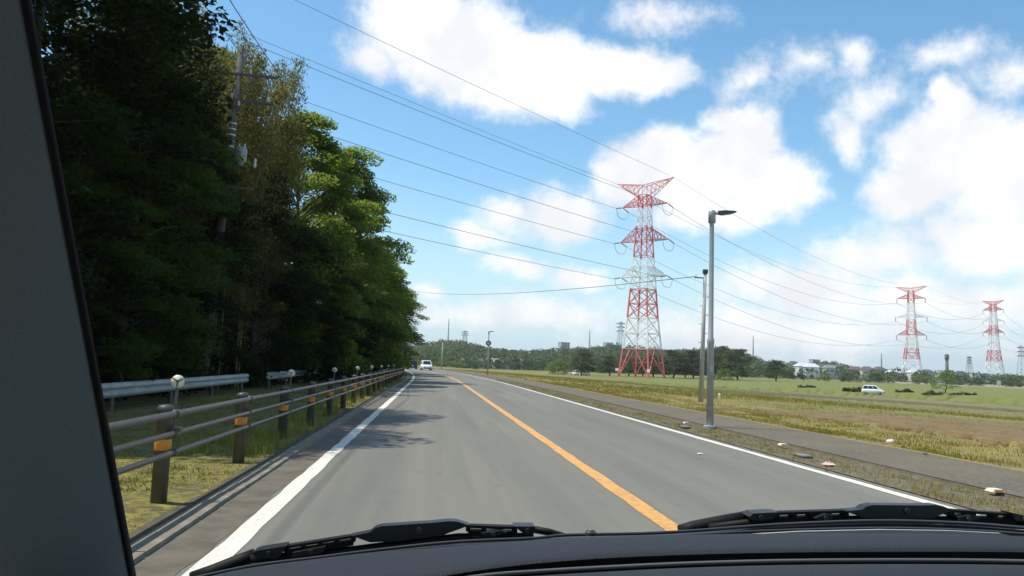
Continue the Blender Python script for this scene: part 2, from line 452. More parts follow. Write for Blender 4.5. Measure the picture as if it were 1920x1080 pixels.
strip('forest_floor', -60, -8.6, .02, .03, FOREST_FLOOR, 'dark leaf littered floor of the wood', ys=grid([(-14, 140, 4.0)]), n=10, wob=.05, zf=lambda r, y: .03 + .12 * sm((-9 - r) / 8))
patch('meadow', ([(1190, 708), (1500, 713), (1700, 720), (2100, 733)], [(1190, 722), (1500, 735), (1700, 746), (2100, 768)]), GREEN_F, 'bright green meadow around the white car', .02)
patch('fallow_field', ([(1130, 716), (1440, 733), (1700, 748), (2100, 772)], [(1130, 721), (1440, 744), (1700, 766), (2100, 800)]), SOIL_G, 'pale fallow strip crossing the fields', .05)
patch('field_bank', ([(1180, 718), (1440, 736), (1700, 754), (2100, 784)], [(1180, 719.5), (1440, 739), (1700, 757.5), (2100, 789)]), DIRT_DK, 'dark low bank along the middle of the fallow strip', .09)
patch('ploughed_field', ([(1330, 765), (1560, 773), (1760, 785), (2100, 803)], [(1330, 768), (1560, 789), (1760, 815), (2100, 868)]), SOIL, 'brown ploughed field next to the dry verge', .035)
patch('farm_track', ([(860, 686.6), (1200, 700.2), (1500, 707), (1720, 716.5), (2100, 729)], [(860, 688), (1200, 701.3), (1500, 709.5), (1720, 720.5), (2100, 735)]), FARROAD, 'pale farm track on the far side of the meadow', .03)
patch('stubble_strip', ([(940, 698), (1060, 706), (1180, 716), (1330, 727)], [(940, 700), (1060, 709), (1180, 719.5), (1330, 731)]), SOIL_G, 'brownish stubble strip beside the walkway field', .035)

# ------------------------------------------------------------------ hills and the far wood
RIDGE = [(560, 655), (700, 654), (765, 648), (800, 641), (830, 637), (870, 640), (905, 649), (950, 656), (1000, 657), (1050, 653), (1100, 652), (1150, 645), (1200, 650), (1260, 656), (1330, 652),
         (1370, 653), (1405, 664), (1430, 676), (1470, 684), (1500, 684), (1530, 680), (1560, 677), (1590, 686), (1620, 693), (1650, 694), (1685, 691), (1720, 697), (1780, 702), (1850, 706), (1920, 709), (2060, 712), (2200, 714)]
def ridge_y(px):
    for (a, ya), (b, yb) in zip(RIDGE, RIDGE[1:]):
        if a <= px <= b: return ya + (yb - ya) * (px - a) / (b - a)
    return RIDGE[-1][1]
HILL_Y0, HILL_Y1 = 520.0, 900.0
def hill_z(x, y):
    px = 960 + F * ((Vector((x, y, 0)).dot(RIGHT)) / Vector((x, y, 0)).dot(FWD))
    px = min(2200, max(560, px))
    top = at_y(px, ridge_y(px), HILL_Y1).z - 9.0
    t = (y - HILL_Y0) / (HILL_Y1 - HILL_Y0)
    return -1.7 + (max(top, -1.2) + 1.7) * (sm(t) if t < 1 else 1 - .5 * sm((t - 1) * 1.2))
HILLMAT = mat('hill_ground', (.05, .06, .025), .95, var=(.07, .075, .03), scale=.03)
def build_hills():
    mb = MB(); rows = []
    for j in range(22):
        y = 500 + j * 30
        rows.append([(x, y, hill_z(x, y) - .4) for x in range(-160, 1000, 20)])
    mb.loft(rows)
    tag(mb.build('hills', HILLMAT, None, True), 'low wooded hills closing off the fields', kind='structure')
build_hills()

def tint_mat(name, cols, trans=.3):
    mt = bpy.data.materials.new(name); MATS[name] = mt; mt.use_nodes = True
    nt = mt.node_tree; L = nt.links.new; bs = nt.nodes['Principled BSDF']; out = nt.nodes['Material Output']
    bs.inputs['Roughness'].default_value = .8; bs.inputs['Specular IOR Level'].default_value = .2
    a = _node(nt, 'ShaderNodeAttribute'); a.attribute_name = 'tint'
    r = _node(nt, 'ShaderNodeValToRGB'); e = r.color_ramp.elements
    e[0].position = 0; e[0].color = (*cols[0], 1); e[1].position = 1; e[1].color = (*cols[-1], 1)
    for i, c in enumerate(cols[1:-1]): q = e.new((i + 1) / (len(cols) - 1)); q.color = (*c, 1)
    L(a.outputs['Fac'], r.inputs[0]); L(r.outputs[0], bs.inputs['Base Color'])
    t = _node(nt, 'ShaderNodeBsdfTranslucent'); L(r.outputs[0], t.inputs[0])
    ms = _node(nt, 'ShaderNodeMixShader'); ms.inputs[0].default_value = trans
    L(bs.outputs[0], ms.inputs[1]); L(t.outputs[0], ms.inputs[2]); L(ms.outputs[0], out.inputs[0])
    return mt
FARLEAF = tint_mat('far_foliage', [(.05, .075, .024), (.075, .112, .03), (.10, .14, .034), (.135, .155, .042), (.20, .175, .065)], .25)
nrg = np.random.default_rng(5)
def quads_at(pos, size, up=.4, aspect=.65, rg=nrg, droop=0.0):
    """leaf rhombs at pos (N,3) with sizes (N,)"""
    n = len(pos)
    nor = rg.normal(size=(n, 3)); nor[:, 2] = np.abs(nor[:, 2]) + up * 2; nor /= np.linalg.norm(nor, axis=1)[:, None]
    t = rg.normal(size=(n, 3)); t[:, 2] -= droop; t -= nor * np.sum(t * nor, axis=1)[:, None]; t /= np.linalg.norm(t, axis=1)[:, None] + 1e-9
    b = np.cross(nor, t)
    s = np.asarray(size)[:, None]
    v = np.empty((n, 4, 3))
    v[:, 0] = pos - t * s * .5; v[:, 1] = pos + b * s * aspect * .5 + t * s * .05 ; v[:, 2] = pos + t * s * .5; v[:, 3] = pos - b * s * aspect * .5 + t * s * .05
    return v.reshape(-1, 3)
def shell(n, rg=nrg, inner=.55):
    d = rg.normal(size=(n, 3)); d /= np.linalg.norm(d, axis=1)[:, None]
    return d * (inner + (1 - inner) * rg.random(n) ** .6)[:, None]
def build_far_wood():
    vs = []; ts = []; rg = random.Random(8)
    for y in range(505, 925, 11):
        x0 = -.08 * y; x1 = .82 * y
        x = x0
        while x < x1:
            xx = x + rg.uniform(-4, 4); yy = y + rg.uniform(-5, 5); x += rg.uniform(6, 11)
            px = 960 + F * (xx * RIGHT.x + yy * RIGHT.y) / (xx * FWD.x + yy * FWD.y)
            if px > 1425 and yy < 800 and rg.random() < .75: continue       # the village lies here
            h = rg.uniform(6, 10.5); w = h * rg.uniform(.38, .55)
            n = 70 if yy < 700 else 55
            p = shell(n) * np.array([w, w, h * .5]) + np.array([xx, yy, hill_z(xx, yy) + h * .52])
            vs.append(quads_at(p, nrg.uniform(1.1, 2.3, n), up=.25, aspect=.8))
            edge = px < 860 and yy > 600
            ts.append(np.clip(np.full(n, rg.betavariate(2, 3.2) * (.75) + (.3 if edge else 0)) + nrg.normal(0, .06, n), 0, 1))
    me = np_mesh('far_wood', np.concatenate(vs), 4, FARLEAF, np.concatenate(ts))
    tag(link('far_wood', me), 'distant mixed green wood covering the low hills', 'wood', kind='stuff')
build_far_wood()

# ------------------------------------------------------------------ trees
BARK = mat('bark', (.075, .06, .045), .9, var=(.04, .033, .026), scale=3, bump=.6, bscale=14, stretch=(1, 1, .25))
BARK_PALE = mat('pale_bark', (.17, .155, .13), .9, var=(.07, .065, .05), scale=4, bump=.5, bscale=14, stretch=(1, 1, .3))
CULM = mat('bamboo_culm', (.10, .11, .035), .6, var=(.13, .12, .05), scale=2)
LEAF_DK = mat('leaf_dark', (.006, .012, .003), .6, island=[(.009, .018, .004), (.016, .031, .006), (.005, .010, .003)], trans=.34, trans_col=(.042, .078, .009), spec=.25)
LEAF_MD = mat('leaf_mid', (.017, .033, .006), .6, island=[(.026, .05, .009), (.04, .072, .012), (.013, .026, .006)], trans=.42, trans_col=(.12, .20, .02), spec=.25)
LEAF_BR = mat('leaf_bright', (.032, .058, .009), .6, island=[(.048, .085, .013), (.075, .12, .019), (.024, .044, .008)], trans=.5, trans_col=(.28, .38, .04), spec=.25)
LEAF_BB = mat('leaf_bamboo', (.045, .055, .014), .65, island=[(.07, .07, .02), (.115, .09, .03), (.035, .05, .012)], trans=.45, trans_col=(.26, .25, .06), spec=.25)
LEAF_PN = mat('leaf_pine', (.065, .088, .026), .7, island=[(.088, .115, .032), (.115, .135, .042), (.05, .068, .022)], trans=.3, trans_col=(.08, .11, .03), spec=.2)

def broadleaf_meshes(seed, h, r, leaf, leafmat, nclump=120, per=330, t0=.1, flat=.42, bark=BARK, trunk_r=.22):
    rg = random.Random(seed); nr = np.random.default_rng(seed)
    mb = MB()
    top = .82 * h
    path = [Vector((0, 0, -.2))]
    for k in range(1, 8):
        path.append(Vector((path[-1].x + rg.uniform(-.18, .18), path[-1].y + rg.uniform(-.18, .18), top * k / 7)))
    mb.tube(path, [trunk_r * (1.15 - .95 * k / 7) for k in range(8)], 9)
    def trunk_at(z):
        z = max(0, min(top, z)); k = min(6, int(z / top * 7)); u = z / top * 7 - k
        return path[k].lerp(path[k + 1], u)
    def env(t): return r * (.45 + .55 * math.sin(math.pi * min(1, (.12 + .80 * t))) ** .8) if t < .75 else r * max(.12, 1.18 - (t - .45) * 1.75)
    pos = []; siz = []
    for c in range(nclump):
        t = t0 + (1.0 - t0) * (c + rg.random()) / nclump
        a = rg.uniform(0, 2 * math.pi)
        rr = env(t) * rg.uniform(.55, 1.08)
        z = t * h
        cpt = Vector((rr * math.cos(a), rr * math.sin(a), z + rg.uniform(-.3, .3)))
        base = trunk_at(z * .86 - .3)
        mid = base.lerp(cpt, .55) + Vector((0, 0, .25))
        if c % 2 == 0: mb.tube([base, mid, cpt], [trunk_r * .3 * (1.1 - t * .7), trunk_r * .18 * (1.1 - t * .7), .012], 5, False)
        cr = rg.uniform(.6, 1.15) * (r / 3.5) ** .7
        n = int(per * (cr / .9) ** 2)
        p = shell(n, nr, .15) * np.array([cr, cr, cr * flat])
        # sprays sag away from the limb
        p[:, 2] -= .25 * (p[:, 0] * math.cos(a) + p[:, 1] * math.sin(a))
        pos.append(p + np.array(cpt)); siz.append(nr.uniform(.65, 1.25, n) * leaf)
    pos = np.concatenate(pos); siz = np.concatenate(siz)
    return mb.mesh('trunk', bark, True), np_mesh('crown', quads_at(pos, siz, up=.55, aspect=.6, rg=nr, droop=.3), 4, leafmat)

def bamboo_meshes(seed, h, r, leafmat=LEAF_BB):
    rg = random.Random(seed); nr = np.random.default_rng(seed)
    mb = MB(); pos = []; siz = []
    for c in range(44):
        a = rg.uniform(0, 2 * math.pi); q = rg.random() ** .6 * r * .62
        bx, by = q * math.cos(a), q * math.sin(a)
        hh = h * rg.uniform(.72, 1.0); lean = rg.uniform(.2, .8) * r * .5
        pts = []
        for k in range(9):
            t = k / 8
            pts.append(Vector((bx + lean * math.cos(a) * t ** 2.4, by + lean * math.sin(a) * t ** 2.4, hh * (t - .06 * t ** 4))))
        mb.tube(pts, [.045 * (1.05 - .95 * k / 8) for k in range(9)], 6, False)
        for k in range(2, 9):
            for s in range(3):
                t = (k + rg.random()) / 9; i = min(7, int(t * 8)); b = pts[i].lerp(pts[i + 1], t * 8 - i)
                n = 86; sp = (.42 + .42 * t) if t < .72 else max(.18, .72 - 1.6 * (t - .72))
                aa = rg.uniform(0, 6.28); o = np.array([math.cos(aa) * sp * .7, math.sin(aa) * sp * .7, -.15])
                p = np.clip(nr.normal(size=(n, 3)), -1.7, 1.7) * np.array([sp * .6, sp * .6, .42 * min(1, sp * 1.6)]) + o * min(1, sp * 1.6)
                p[:, 2] -= .35 * np.hypot(p[:, 0], p[:, 1])
                pos.append(p + np.array(b)); siz.append(nr.uniform(.10, .22, n))
    pos = np.concatenate(pos); siz = np.concatenate(siz)
    return mb.mesh('culm', CULM, True), np_mesh('crown', quads_at(pos, siz, up=.05, aspect=.30, rg=nr, droop=1.6), 4, leafmat)

def pine_meshes(seed, h, r, leafmat=LEAF_PN, dens=1.0):
    rg = random.Random(seed); nr = np.random.default_rng(seed)
    mb = MB(); path = [Vector((0, 0, -.2))]
    for k in range(1, 7): path.append(Vector((path[-1].x + rg.uniform(-.3, .3), path[-1].y + rg.uniform(-.3, .3), .9 * h * k / 6)))
    mb.tube(path, [.2 * (1.15 - .95 * k / 6) for k in range(7)], 8)
    pos = []; siz = []
    for c in range(58):
        t = .16 + .84 * (c + rg.random()) / 58; a = rg.uniform(0, 6.28)
        rr = r * (1.12 - .8 * t ** 2.2) * rg.uniform(.35, 1.0)
        b = path[min(6, int(t * 6))]; cp = Vector((b.x + rr * math.cos(a), b.y + rr * math.sin(a), t * h))
        mb.tube([b + Vector((0, 0, -.2)), cp], [.06, .015], 5, False)
        cr = rg.uniform(.7, 1.3) * r / 3; n = int(75 * dens)
        pos.append(shell(n, nr, .1) * np.array([cr, cr, cr * .36]) + np.array(cp)); siz.append(nr.uniform(.3, .62, n))
    pos = np.concatenate(pos); siz = np.concatenate(siz)
    return mb.mesh('trunk', BARK, True), np_mesh('crown', quads_at(pos, siz, up=.3, aspect=.5, rg=nr), 4, leafmat)

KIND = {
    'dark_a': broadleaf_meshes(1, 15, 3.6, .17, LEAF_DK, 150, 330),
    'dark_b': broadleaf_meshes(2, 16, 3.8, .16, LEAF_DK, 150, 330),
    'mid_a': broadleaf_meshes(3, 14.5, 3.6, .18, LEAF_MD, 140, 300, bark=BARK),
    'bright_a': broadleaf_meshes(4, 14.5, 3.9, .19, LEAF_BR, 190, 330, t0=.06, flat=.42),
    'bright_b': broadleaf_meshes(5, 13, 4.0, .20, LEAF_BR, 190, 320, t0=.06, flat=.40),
    'bamboo_a': bamboo_meshes(6, 15, 3.4),
    'bamboo_b': bamboo_meshes(7, 15, 3.2),
    'pine_a': pine_meshes(8, 9.5, 4.3),
    'pine_b': pine_meshes(9, 9.0, 4.8),
}
def plant(kind, name, x, y, label, group=None, sxy=1.0, sz=1.0, rz=None, z=None, cat='tree', tr='trunk'):
    t = thing(name, label, cat, (x, y, gz(x, y) if z is None else z), rnd.uniform(0, 6.28) if rz is None else rz, group)
    t.scale = (sxy, sxy, sz)
    a, b = KIND[kind]
    link(tr, a, t); link('crown', b, t)
    return t
# front of the wood, nearest first; the road's own bend is added to x
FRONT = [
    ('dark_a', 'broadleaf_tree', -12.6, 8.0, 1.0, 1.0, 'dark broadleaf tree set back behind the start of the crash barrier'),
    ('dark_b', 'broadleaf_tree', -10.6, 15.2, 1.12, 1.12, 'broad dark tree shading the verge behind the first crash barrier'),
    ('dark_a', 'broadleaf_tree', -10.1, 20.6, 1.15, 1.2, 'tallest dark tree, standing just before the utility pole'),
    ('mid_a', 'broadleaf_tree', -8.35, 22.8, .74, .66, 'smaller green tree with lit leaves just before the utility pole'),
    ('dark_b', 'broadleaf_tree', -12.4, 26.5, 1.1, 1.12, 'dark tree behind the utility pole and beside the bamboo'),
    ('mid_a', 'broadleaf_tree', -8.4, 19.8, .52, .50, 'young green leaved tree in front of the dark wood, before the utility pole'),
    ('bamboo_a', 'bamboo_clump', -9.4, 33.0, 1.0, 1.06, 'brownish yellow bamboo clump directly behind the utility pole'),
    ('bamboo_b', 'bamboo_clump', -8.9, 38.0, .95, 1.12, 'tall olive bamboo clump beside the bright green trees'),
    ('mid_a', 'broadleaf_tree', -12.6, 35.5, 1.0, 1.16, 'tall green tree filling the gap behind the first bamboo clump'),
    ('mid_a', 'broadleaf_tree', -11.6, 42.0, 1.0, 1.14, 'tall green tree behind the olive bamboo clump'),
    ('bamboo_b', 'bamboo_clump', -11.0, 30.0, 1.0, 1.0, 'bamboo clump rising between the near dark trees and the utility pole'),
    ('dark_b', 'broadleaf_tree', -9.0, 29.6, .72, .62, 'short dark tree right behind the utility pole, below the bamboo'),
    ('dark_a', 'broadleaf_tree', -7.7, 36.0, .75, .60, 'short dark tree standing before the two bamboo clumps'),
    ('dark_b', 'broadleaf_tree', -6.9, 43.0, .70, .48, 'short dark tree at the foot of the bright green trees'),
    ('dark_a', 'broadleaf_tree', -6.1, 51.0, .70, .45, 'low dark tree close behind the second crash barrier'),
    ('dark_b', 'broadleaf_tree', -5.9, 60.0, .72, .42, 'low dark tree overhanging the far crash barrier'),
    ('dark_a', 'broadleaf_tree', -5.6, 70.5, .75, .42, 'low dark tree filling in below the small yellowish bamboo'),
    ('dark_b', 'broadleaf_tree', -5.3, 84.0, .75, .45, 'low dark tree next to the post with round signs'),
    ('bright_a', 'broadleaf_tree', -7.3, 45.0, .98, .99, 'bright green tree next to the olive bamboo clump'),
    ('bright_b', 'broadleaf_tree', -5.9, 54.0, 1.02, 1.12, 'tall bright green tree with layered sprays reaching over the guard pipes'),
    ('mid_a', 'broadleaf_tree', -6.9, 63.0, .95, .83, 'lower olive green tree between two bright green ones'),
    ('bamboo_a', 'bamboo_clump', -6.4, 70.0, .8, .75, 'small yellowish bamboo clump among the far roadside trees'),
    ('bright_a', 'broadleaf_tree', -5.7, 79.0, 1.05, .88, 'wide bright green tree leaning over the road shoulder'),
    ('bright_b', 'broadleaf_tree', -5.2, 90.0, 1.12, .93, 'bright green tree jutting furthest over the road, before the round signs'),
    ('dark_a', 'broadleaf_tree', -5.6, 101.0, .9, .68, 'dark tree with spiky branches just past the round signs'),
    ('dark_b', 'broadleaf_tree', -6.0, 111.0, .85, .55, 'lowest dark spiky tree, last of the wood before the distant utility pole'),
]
for (k, nm, x, y, sx, sz, lb) in FRONT:
    plant(k, nm, x + shift(y), y, lb, 'trees along the front of the wood', sx, sz, tr='culm' if 'bamboo' in k else 'trunk')
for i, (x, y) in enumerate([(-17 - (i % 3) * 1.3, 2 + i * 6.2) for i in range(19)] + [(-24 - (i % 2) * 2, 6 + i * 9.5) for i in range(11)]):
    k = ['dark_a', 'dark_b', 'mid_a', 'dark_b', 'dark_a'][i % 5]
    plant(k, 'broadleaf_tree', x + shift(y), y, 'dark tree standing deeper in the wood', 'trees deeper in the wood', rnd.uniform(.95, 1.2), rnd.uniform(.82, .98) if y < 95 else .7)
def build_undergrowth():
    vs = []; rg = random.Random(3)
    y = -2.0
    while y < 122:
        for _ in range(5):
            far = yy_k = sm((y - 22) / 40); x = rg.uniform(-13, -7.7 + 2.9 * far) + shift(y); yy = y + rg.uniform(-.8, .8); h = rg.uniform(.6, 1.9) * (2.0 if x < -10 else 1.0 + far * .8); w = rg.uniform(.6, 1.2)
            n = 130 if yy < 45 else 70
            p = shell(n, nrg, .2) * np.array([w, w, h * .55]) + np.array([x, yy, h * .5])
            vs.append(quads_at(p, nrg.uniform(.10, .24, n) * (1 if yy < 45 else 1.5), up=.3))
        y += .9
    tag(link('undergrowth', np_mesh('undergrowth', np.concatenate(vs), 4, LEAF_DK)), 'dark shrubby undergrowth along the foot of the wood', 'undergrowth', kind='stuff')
build_undergrowth()

# trees and bushes out in the fields
def tree_at(kind, name, px, base, top, width, dist, label, group=None, cat='tree', h0=9.5, w0=8.6):
    p = at_y(px, base, dist); z = gz(p.x, p.y); t = at_y(px, top, dist)
    h = t.z - z; w = width / F * dist
    return plant(kind, name, p.x, p.y, label, group, w / w0, h / h0, z=z, cat=cat)
PG = 'pine trees around the foot of the large pylon'
tree_at('pine_a', 'pine_tree', 1090, 703, 656, 62, 300, 'dark pine beside the round light green bush, above a white van', PG)
tree_at('pine_b', 'pine_tree', 1143, 704, 664, 56, 312, 'spreading pine between the dark pine and the large pylon', PG)
for px, tp, w, d in ((1178, 668, 56, 330), (1225, 664, 64, 326), (1262, 657, 70, 318), (1300, 658, 66, 322), (1338, 662, 60, 328), (1205, 672, 50, 345), (1285, 664, 56, 345), (1315, 655, 60, 350), (1350, 650, 60, 360)):
    tree_at('pine_b' if px % 2 else 'pine_a', 'pine_tree', px, 705, tp, w, d, 'dense pine in the grove behind the large pylon', PG)
tree_at('pine_a', 'pine_tree', 1384, 706, 656, 74, 310, 'largest pine at the open end of the grove, above a low green bush', PG)
tree_at('pine_b', 'pine_tree', 1455, 708, 674, 60, 320, 'lone flat topped pine standing apart from the grove', PG)
KIND['bush'] = broadleaf_meshes(21, 5, 3.2, .34, LEAF_BR, 60, 60, t0=.05, flat=.6, trunk_r=.1)
KIND['bush_dk'] = broadleaf_meshes(22, 5, 3.2, .34, LEAF_MD, 60, 60, t0=.02, flat=.6, trunk_r=.1)
KIND['sapling'] = broadleaf_meshes(23, 5, 2.6, .2, LEAF_BR, 70, 70, t0=.22, flat=.4, trunk_r=.1)
tree_at('bush', 'bush', 1046, 698, 674, 46, 305, 'round light green bush beside the dark pine', None, 'bush', 5.2, 6.6)
tree_at('bush', 'bush', 1358, 711, 691, 42, 290, 'low light green bush under the largest pine', None, 'bush', 5.2, 6.6)
tree_at('sapling', 'young_tree', 1772, 737, 697, 52, 165, 'young bright green tree standing alone in the meadow', None, 'tree', 5.2, 5.4)
for px, b, tp, w, d in ((790, 694, 676, 60, 330), (845, 692, 677, 50, 420), (880, 690, 676, 44, 440), (820, 692, 680, 40, 380), (765, 693, 677, 40, 300)):
    tree_at('bush' if px in (790, 845) else 'bush_dk', 'bush', px, b, tp, w, d, ('light' if px in (790, 845) else 'dark') + ' green rounded shrub at the foot of the wooded hill beyond the road bend', 'shrubs at the hill foot', 'bush', 5.2, 6.6)
for px, b, tp, w in ((1590, 712, 700, 34), (1615, 712, 702, 30), (1640, 713, 699, 36), (1665, 713, 703, 30), (1725, 714, 703, 36), (1745, 714, 705, 28), (1800, 716, 704, 40), (1830, 717, 708, 34), (1545, 709, 701, 30), (1900, 720, 709, 40)):
    tree_at('bush' if px % 2 else 'bush_dk', 'bush', px, b, tp, w, 430, ('light' if px % 2 else 'dark') + ' green shrub along the far side of the farm track', 'shrubs by the farm track', 'bush', 5.2, 6.6)
HEDGE = mat('hedge_leaf', (.04, .055, .02), .8, island=[(.06, .075, .026), (.085, .085, .034)], spec=.2, trans=.15)
def hedge(px0, px1, base, h, label):
    a = on_ground(px0, base); b = on_ground(px1, base); n = 420
    t = nrg.random(n)[:, None]; p = np.array(a) * (1 - t) + np.array(b) * t
    hh = h * (.75 + .35 * np.sin(t * 9 + px0)); p = p + shell(n, nrg, .2) * np.concatenate([np.full((n, 2), .5), hh * .5], 1) + np.concatenate([np.zeros((n, 2)), hh * .5], 1)
    c = (a + b) * .5
    o = link('hedge', np_mesh('hedge', quads_at(p - np.array(c), nrg.uniform(.2, .5, n), up=.3), 4, HEDGE)); o.location = c
    tag(o, label, 'hedge', 'low dark hedges in the meadow')
hedge(1497, 1527, 727, .7, 'low dark hedge standing alone, away from the white car')
hedge(1582, 1592, 734, .8, 'small round clipped shrub near the white car')
hedge(1598, 1617, 735, 1.0, 'dark hedge touching the tail of the white car')
hedge(1680, 1712, 736, .8, 'faded hedge between the white car and the young tree')
hedge(1732, 1765, 741, .9, 'dark hedge before the young tree trunk')
hedge(1782, 1830, 741, .7, 'long low hedge running on from the young tree')

# ------------------------------------------------------------------ pylons
def band_mat(name, bands, white=(.88, .88, .87), red=(.70, .15, .13), H=1.0):
    """paint in red and white bands by height on the tower (object z)"""
    mt = bpy.data.materials.new(name); mt.use_nodes = True; nt = mt.node_tree; L = nt.links.new
    bs = nt.nodes['Principled BSDF']; bs.inputs['Roughness'].default_value = .55
    tc = _node(nt, 'ShaderNodeTexCoord'); sp = _node(nt, 'ShaderNodeSeparateXYZ'); L(tc.outputs['Object'], sp.inputs[0])
    dv = _node(nt, 'ShaderNodeMath'); dv.operation = 'DIVIDE'; dv.inputs[1].default_value = H; L(sp.outputs[2], dv.inputs[0])
    r = _node(nt, 'ShaderNodeValToRGB'); r.color_ramp.interpolation = 'CONSTANT'; e = r.color_ramp.elements
    e[0].position = 0; e[0].color = (*red, 1)
    e[1].position = bands[0] / H; e[1].color = (*white, 1)
    for i, b in enumerate(bands[1:]):
        q = e.new(b / H); q.color = (*(red if i % 2 == 0 else white), 1)
    L(dv.outputs[0], r.inputs[0]); L(r.outputs[0], bs.inputs['Base Color'])
    return mt
STEEL_GREY = mat('galvanised_lattice', (.23, .25, .27), .6, metal=.2)
INSUL = mat('insulator_porcelain', (.10, .105, .11), .4)
WIRE = mat('conductor_wire', (.22, .24, .26), .5, metal=.3)
def panel(mb, z0, w0, z1, w1, leg, br, style='x'):
    c0 = [Vector((sx * w0 / 2, sy * w0 / 2, z0)) for sx, sy in ((-1, -1), (1, -1), (1, 1), (-1, 1))]
    c1 = [Vector((sx * w1 / 2, sy * w1 / 2, z1)) for sx, sy in ((-1, -1), (1, -1), (1, 1), (-1, 1))]
    for i in range(4):
        j = (i + 1) % 4
        if leg: mb.bar(c0[i], c1[i], leg)
        if style == 'x': mb.bar(c0[i], c1[j], br); mb.bar(c0[j], c1[i], br)
        elif style == 'k':
            m_ = (c1[i] + c1[j]) / 2; mb.bar(c0[i], m_, br); mb.bar(c0[j], m_, br)
            mb.bar((c0[i] + m_) / 2, c0[i].lerp(c1[i], .55), br * .7); mb.bar((c0[j] + m_) / 2, c0[j].lerp(c1[j], .55), br * .7)
        mb.bar(c1[i], c1[j], br)
def arm_mesh(z, zt, half, wb, br, hump=0.0):
    """lattice cross-arm along local x: lower chord pair at z, upper chords rising to zt at the body"""
    mb = MB(); n = 5
    for s in (-1, 1):
        tip = Vector((s * half, 0, z + hump))
        lo = [Vector((s * wb / 2, q * wb / 2, z)) for q in (-1, 1)]; hi = [Vector((s * wb / 2, q * wb / 2, zt)) for q in (-1, 1)]
        for a in lo + hi: mb.bar(a, tip, br)
        for k in range(n):
            t0, t1 = k / n, (k + 1) / n
            for q in range(2):
                mb.bar(lo[q].lerp(tip, t0), hi[q].lerp(tip, t1), br * .6); mb.bar(hi[q].lerp(tip, t0), lo[q].lerp(tip, t1), br * .6)
            mb.bar(lo[0].lerp(tip, t0), lo[1].lerp(tip, t1), br * .6); mb.bar(hi[0].lerp(tip, t0), hi[1].lerp(tip, t1), br * .6); mb.bar(lo[1].lerp(tip, t0), hi[0].lerp(tip, t0), br * .6)
    return mb
def tower(name, label, loc, rz, S, prof, arms, horn, bands, leg=.42, br=.24, group=None, material=None, ins='none', body_part=True):
    """prof: (z, width) from the foot up; arms: (z, ztop, half); horn: (z0, ztip, half)"""
    t = thing(name, label, 'pylon', loc, rz, group)
    H = prof[-1][0] * S * 1.06
    m_ = material or band_mat(name + '_paint', [b * S for b in bands], H=H)
    # four legs, each its own part, then bracing
    for sx, sy in ((-1, -1), (1, -1), (1, 1), (-1, 1)):
        mb = MB()
        for (za, wa), (zb, wb) in zip(prof, prof[1:]):
            mb.bar((sx * wa / 2 * S, sy * wa / 2 * S, za * S), (sx * wb / 2 * S, sy * wb / 2 * S, zb * S), leg * (1 if za < prof[-1][0] * .45 else .75))
        mb.build('leg', m_, t)
    mb = MB()
    for i, ((za, wa), (zb, wb)) in enumerate(zip(prof, prof[1:])):
        panel(mb, za * S, wa * S, zb * S, wb * S, 0, br * (1 if za < prof[-1][0] * .45 else .75), 'k' if i == 0 else 'x')
    mb.build('bracing', m_, t)
    def w_at(z):
        for (za, wa), (zb, wb) in zip(prof, prof[1:]):
            if za <= z <= zb: return wa + (wb - wa) * (z - za) / (zb - za)
        return prof[-1][1]
    tips = []
    for (z, zt, half) in arms:
        arm_mesh(z * S, zt * S, half * S, w_at(z) * S, br * .8).build('cross_arm', m_, t); tips += [Vector((-half * S, 0, z * S)), Vector((half * S, 0, z * S))]
    hm = MB(); z0, zt, half = horn; wb = w_at(z0) * S
    gtips = []
    for s in (-1, 1):
        tip = Vector((s * half * S, 0, zt * S)); gtips.append(tip)
        b = [Vector((s * wb * .5, q * wb * .5, z0 * S)) for q in (-1, 1)] + [Vector((-s * wb * .1, q * wb * .4, (z0 + (zt - z0) * .72) * S)) for q in (-1, 1)]
        for a in b: hm.bar(a, tip, br * .7)
        for k in range(6):
            t0, t1 = k / 6, (k + 1) / 6
            for q in range(2): hm.bar(b[q].lerp(tip, t0), b[q + 2].lerp(tip, t1), br * .5); hm.bar(b[q + 2].lerp(tip, t0), b[q].lerp(tip, t1), br * .5)
    hm.build('earth_wire_horn', m_, t)
    return t, tips, gtips
T1d = 305.0
p1 = at_y(1203, 707, T1d); T1 = Vector((p1.x, T1d, gz(p1.x, T1d)))
p2 = at_y(1710, 715, 620.0); T2 = Vector((p2.x, 620.0, -1.7))
p3 = at_y(1865, 718, 850.0); T3 = Vector((p3.x, 850.0, -1.7))
dirL = (T2 - T1); dirL.z = 0; RZ = math.atan2(dirL.y, dirL.x) - math.pi / 2        # arms lie across the line
S1 = 1.362
PROF1 = [(0, 9.3), (7.8, 7.8), (12.1, 7.0), (16.4, 6.2), (20.4, 5.7), (24.4, 5.2), (28.1, 4.9), (30.8, 4.5), (33.8, 4.1), (38.2, 3.6), (41.6, 3.3), (45.0, 3.0), (48.3, 2.8), (51.2, 2.6)]
t1, tips1, gt1 = tower('lattice_pylon', 'largest red and white lattice pylon rising beside the pine grove', T1, RZ, S1, PROF1,
    [(28.1, 30.8, 7.3), (38.2, 41.8, 7.6), (48.3, 51.0, 7.2)], (50.4, 55.4, 9.0), [7.8, 16.4, 24.4, 33.4, 42.2, 47.6], .50, .27, 'red and white pylons of the power line')
PROF2 = [(0, 10.5), (7.0, 8.9), (12.0, 7.7), (17.0, 6.5), (22.0, 5.6), (27.5, 4.8), (32.0, 4.3), (36.5, 4.0), (41.0, 3.6), (46.0, 3.2), (50.0, 3.0), (53.0, 2.8)]
S2 = (at_y(1710, 536, 620).z + 1.7) / 56.0
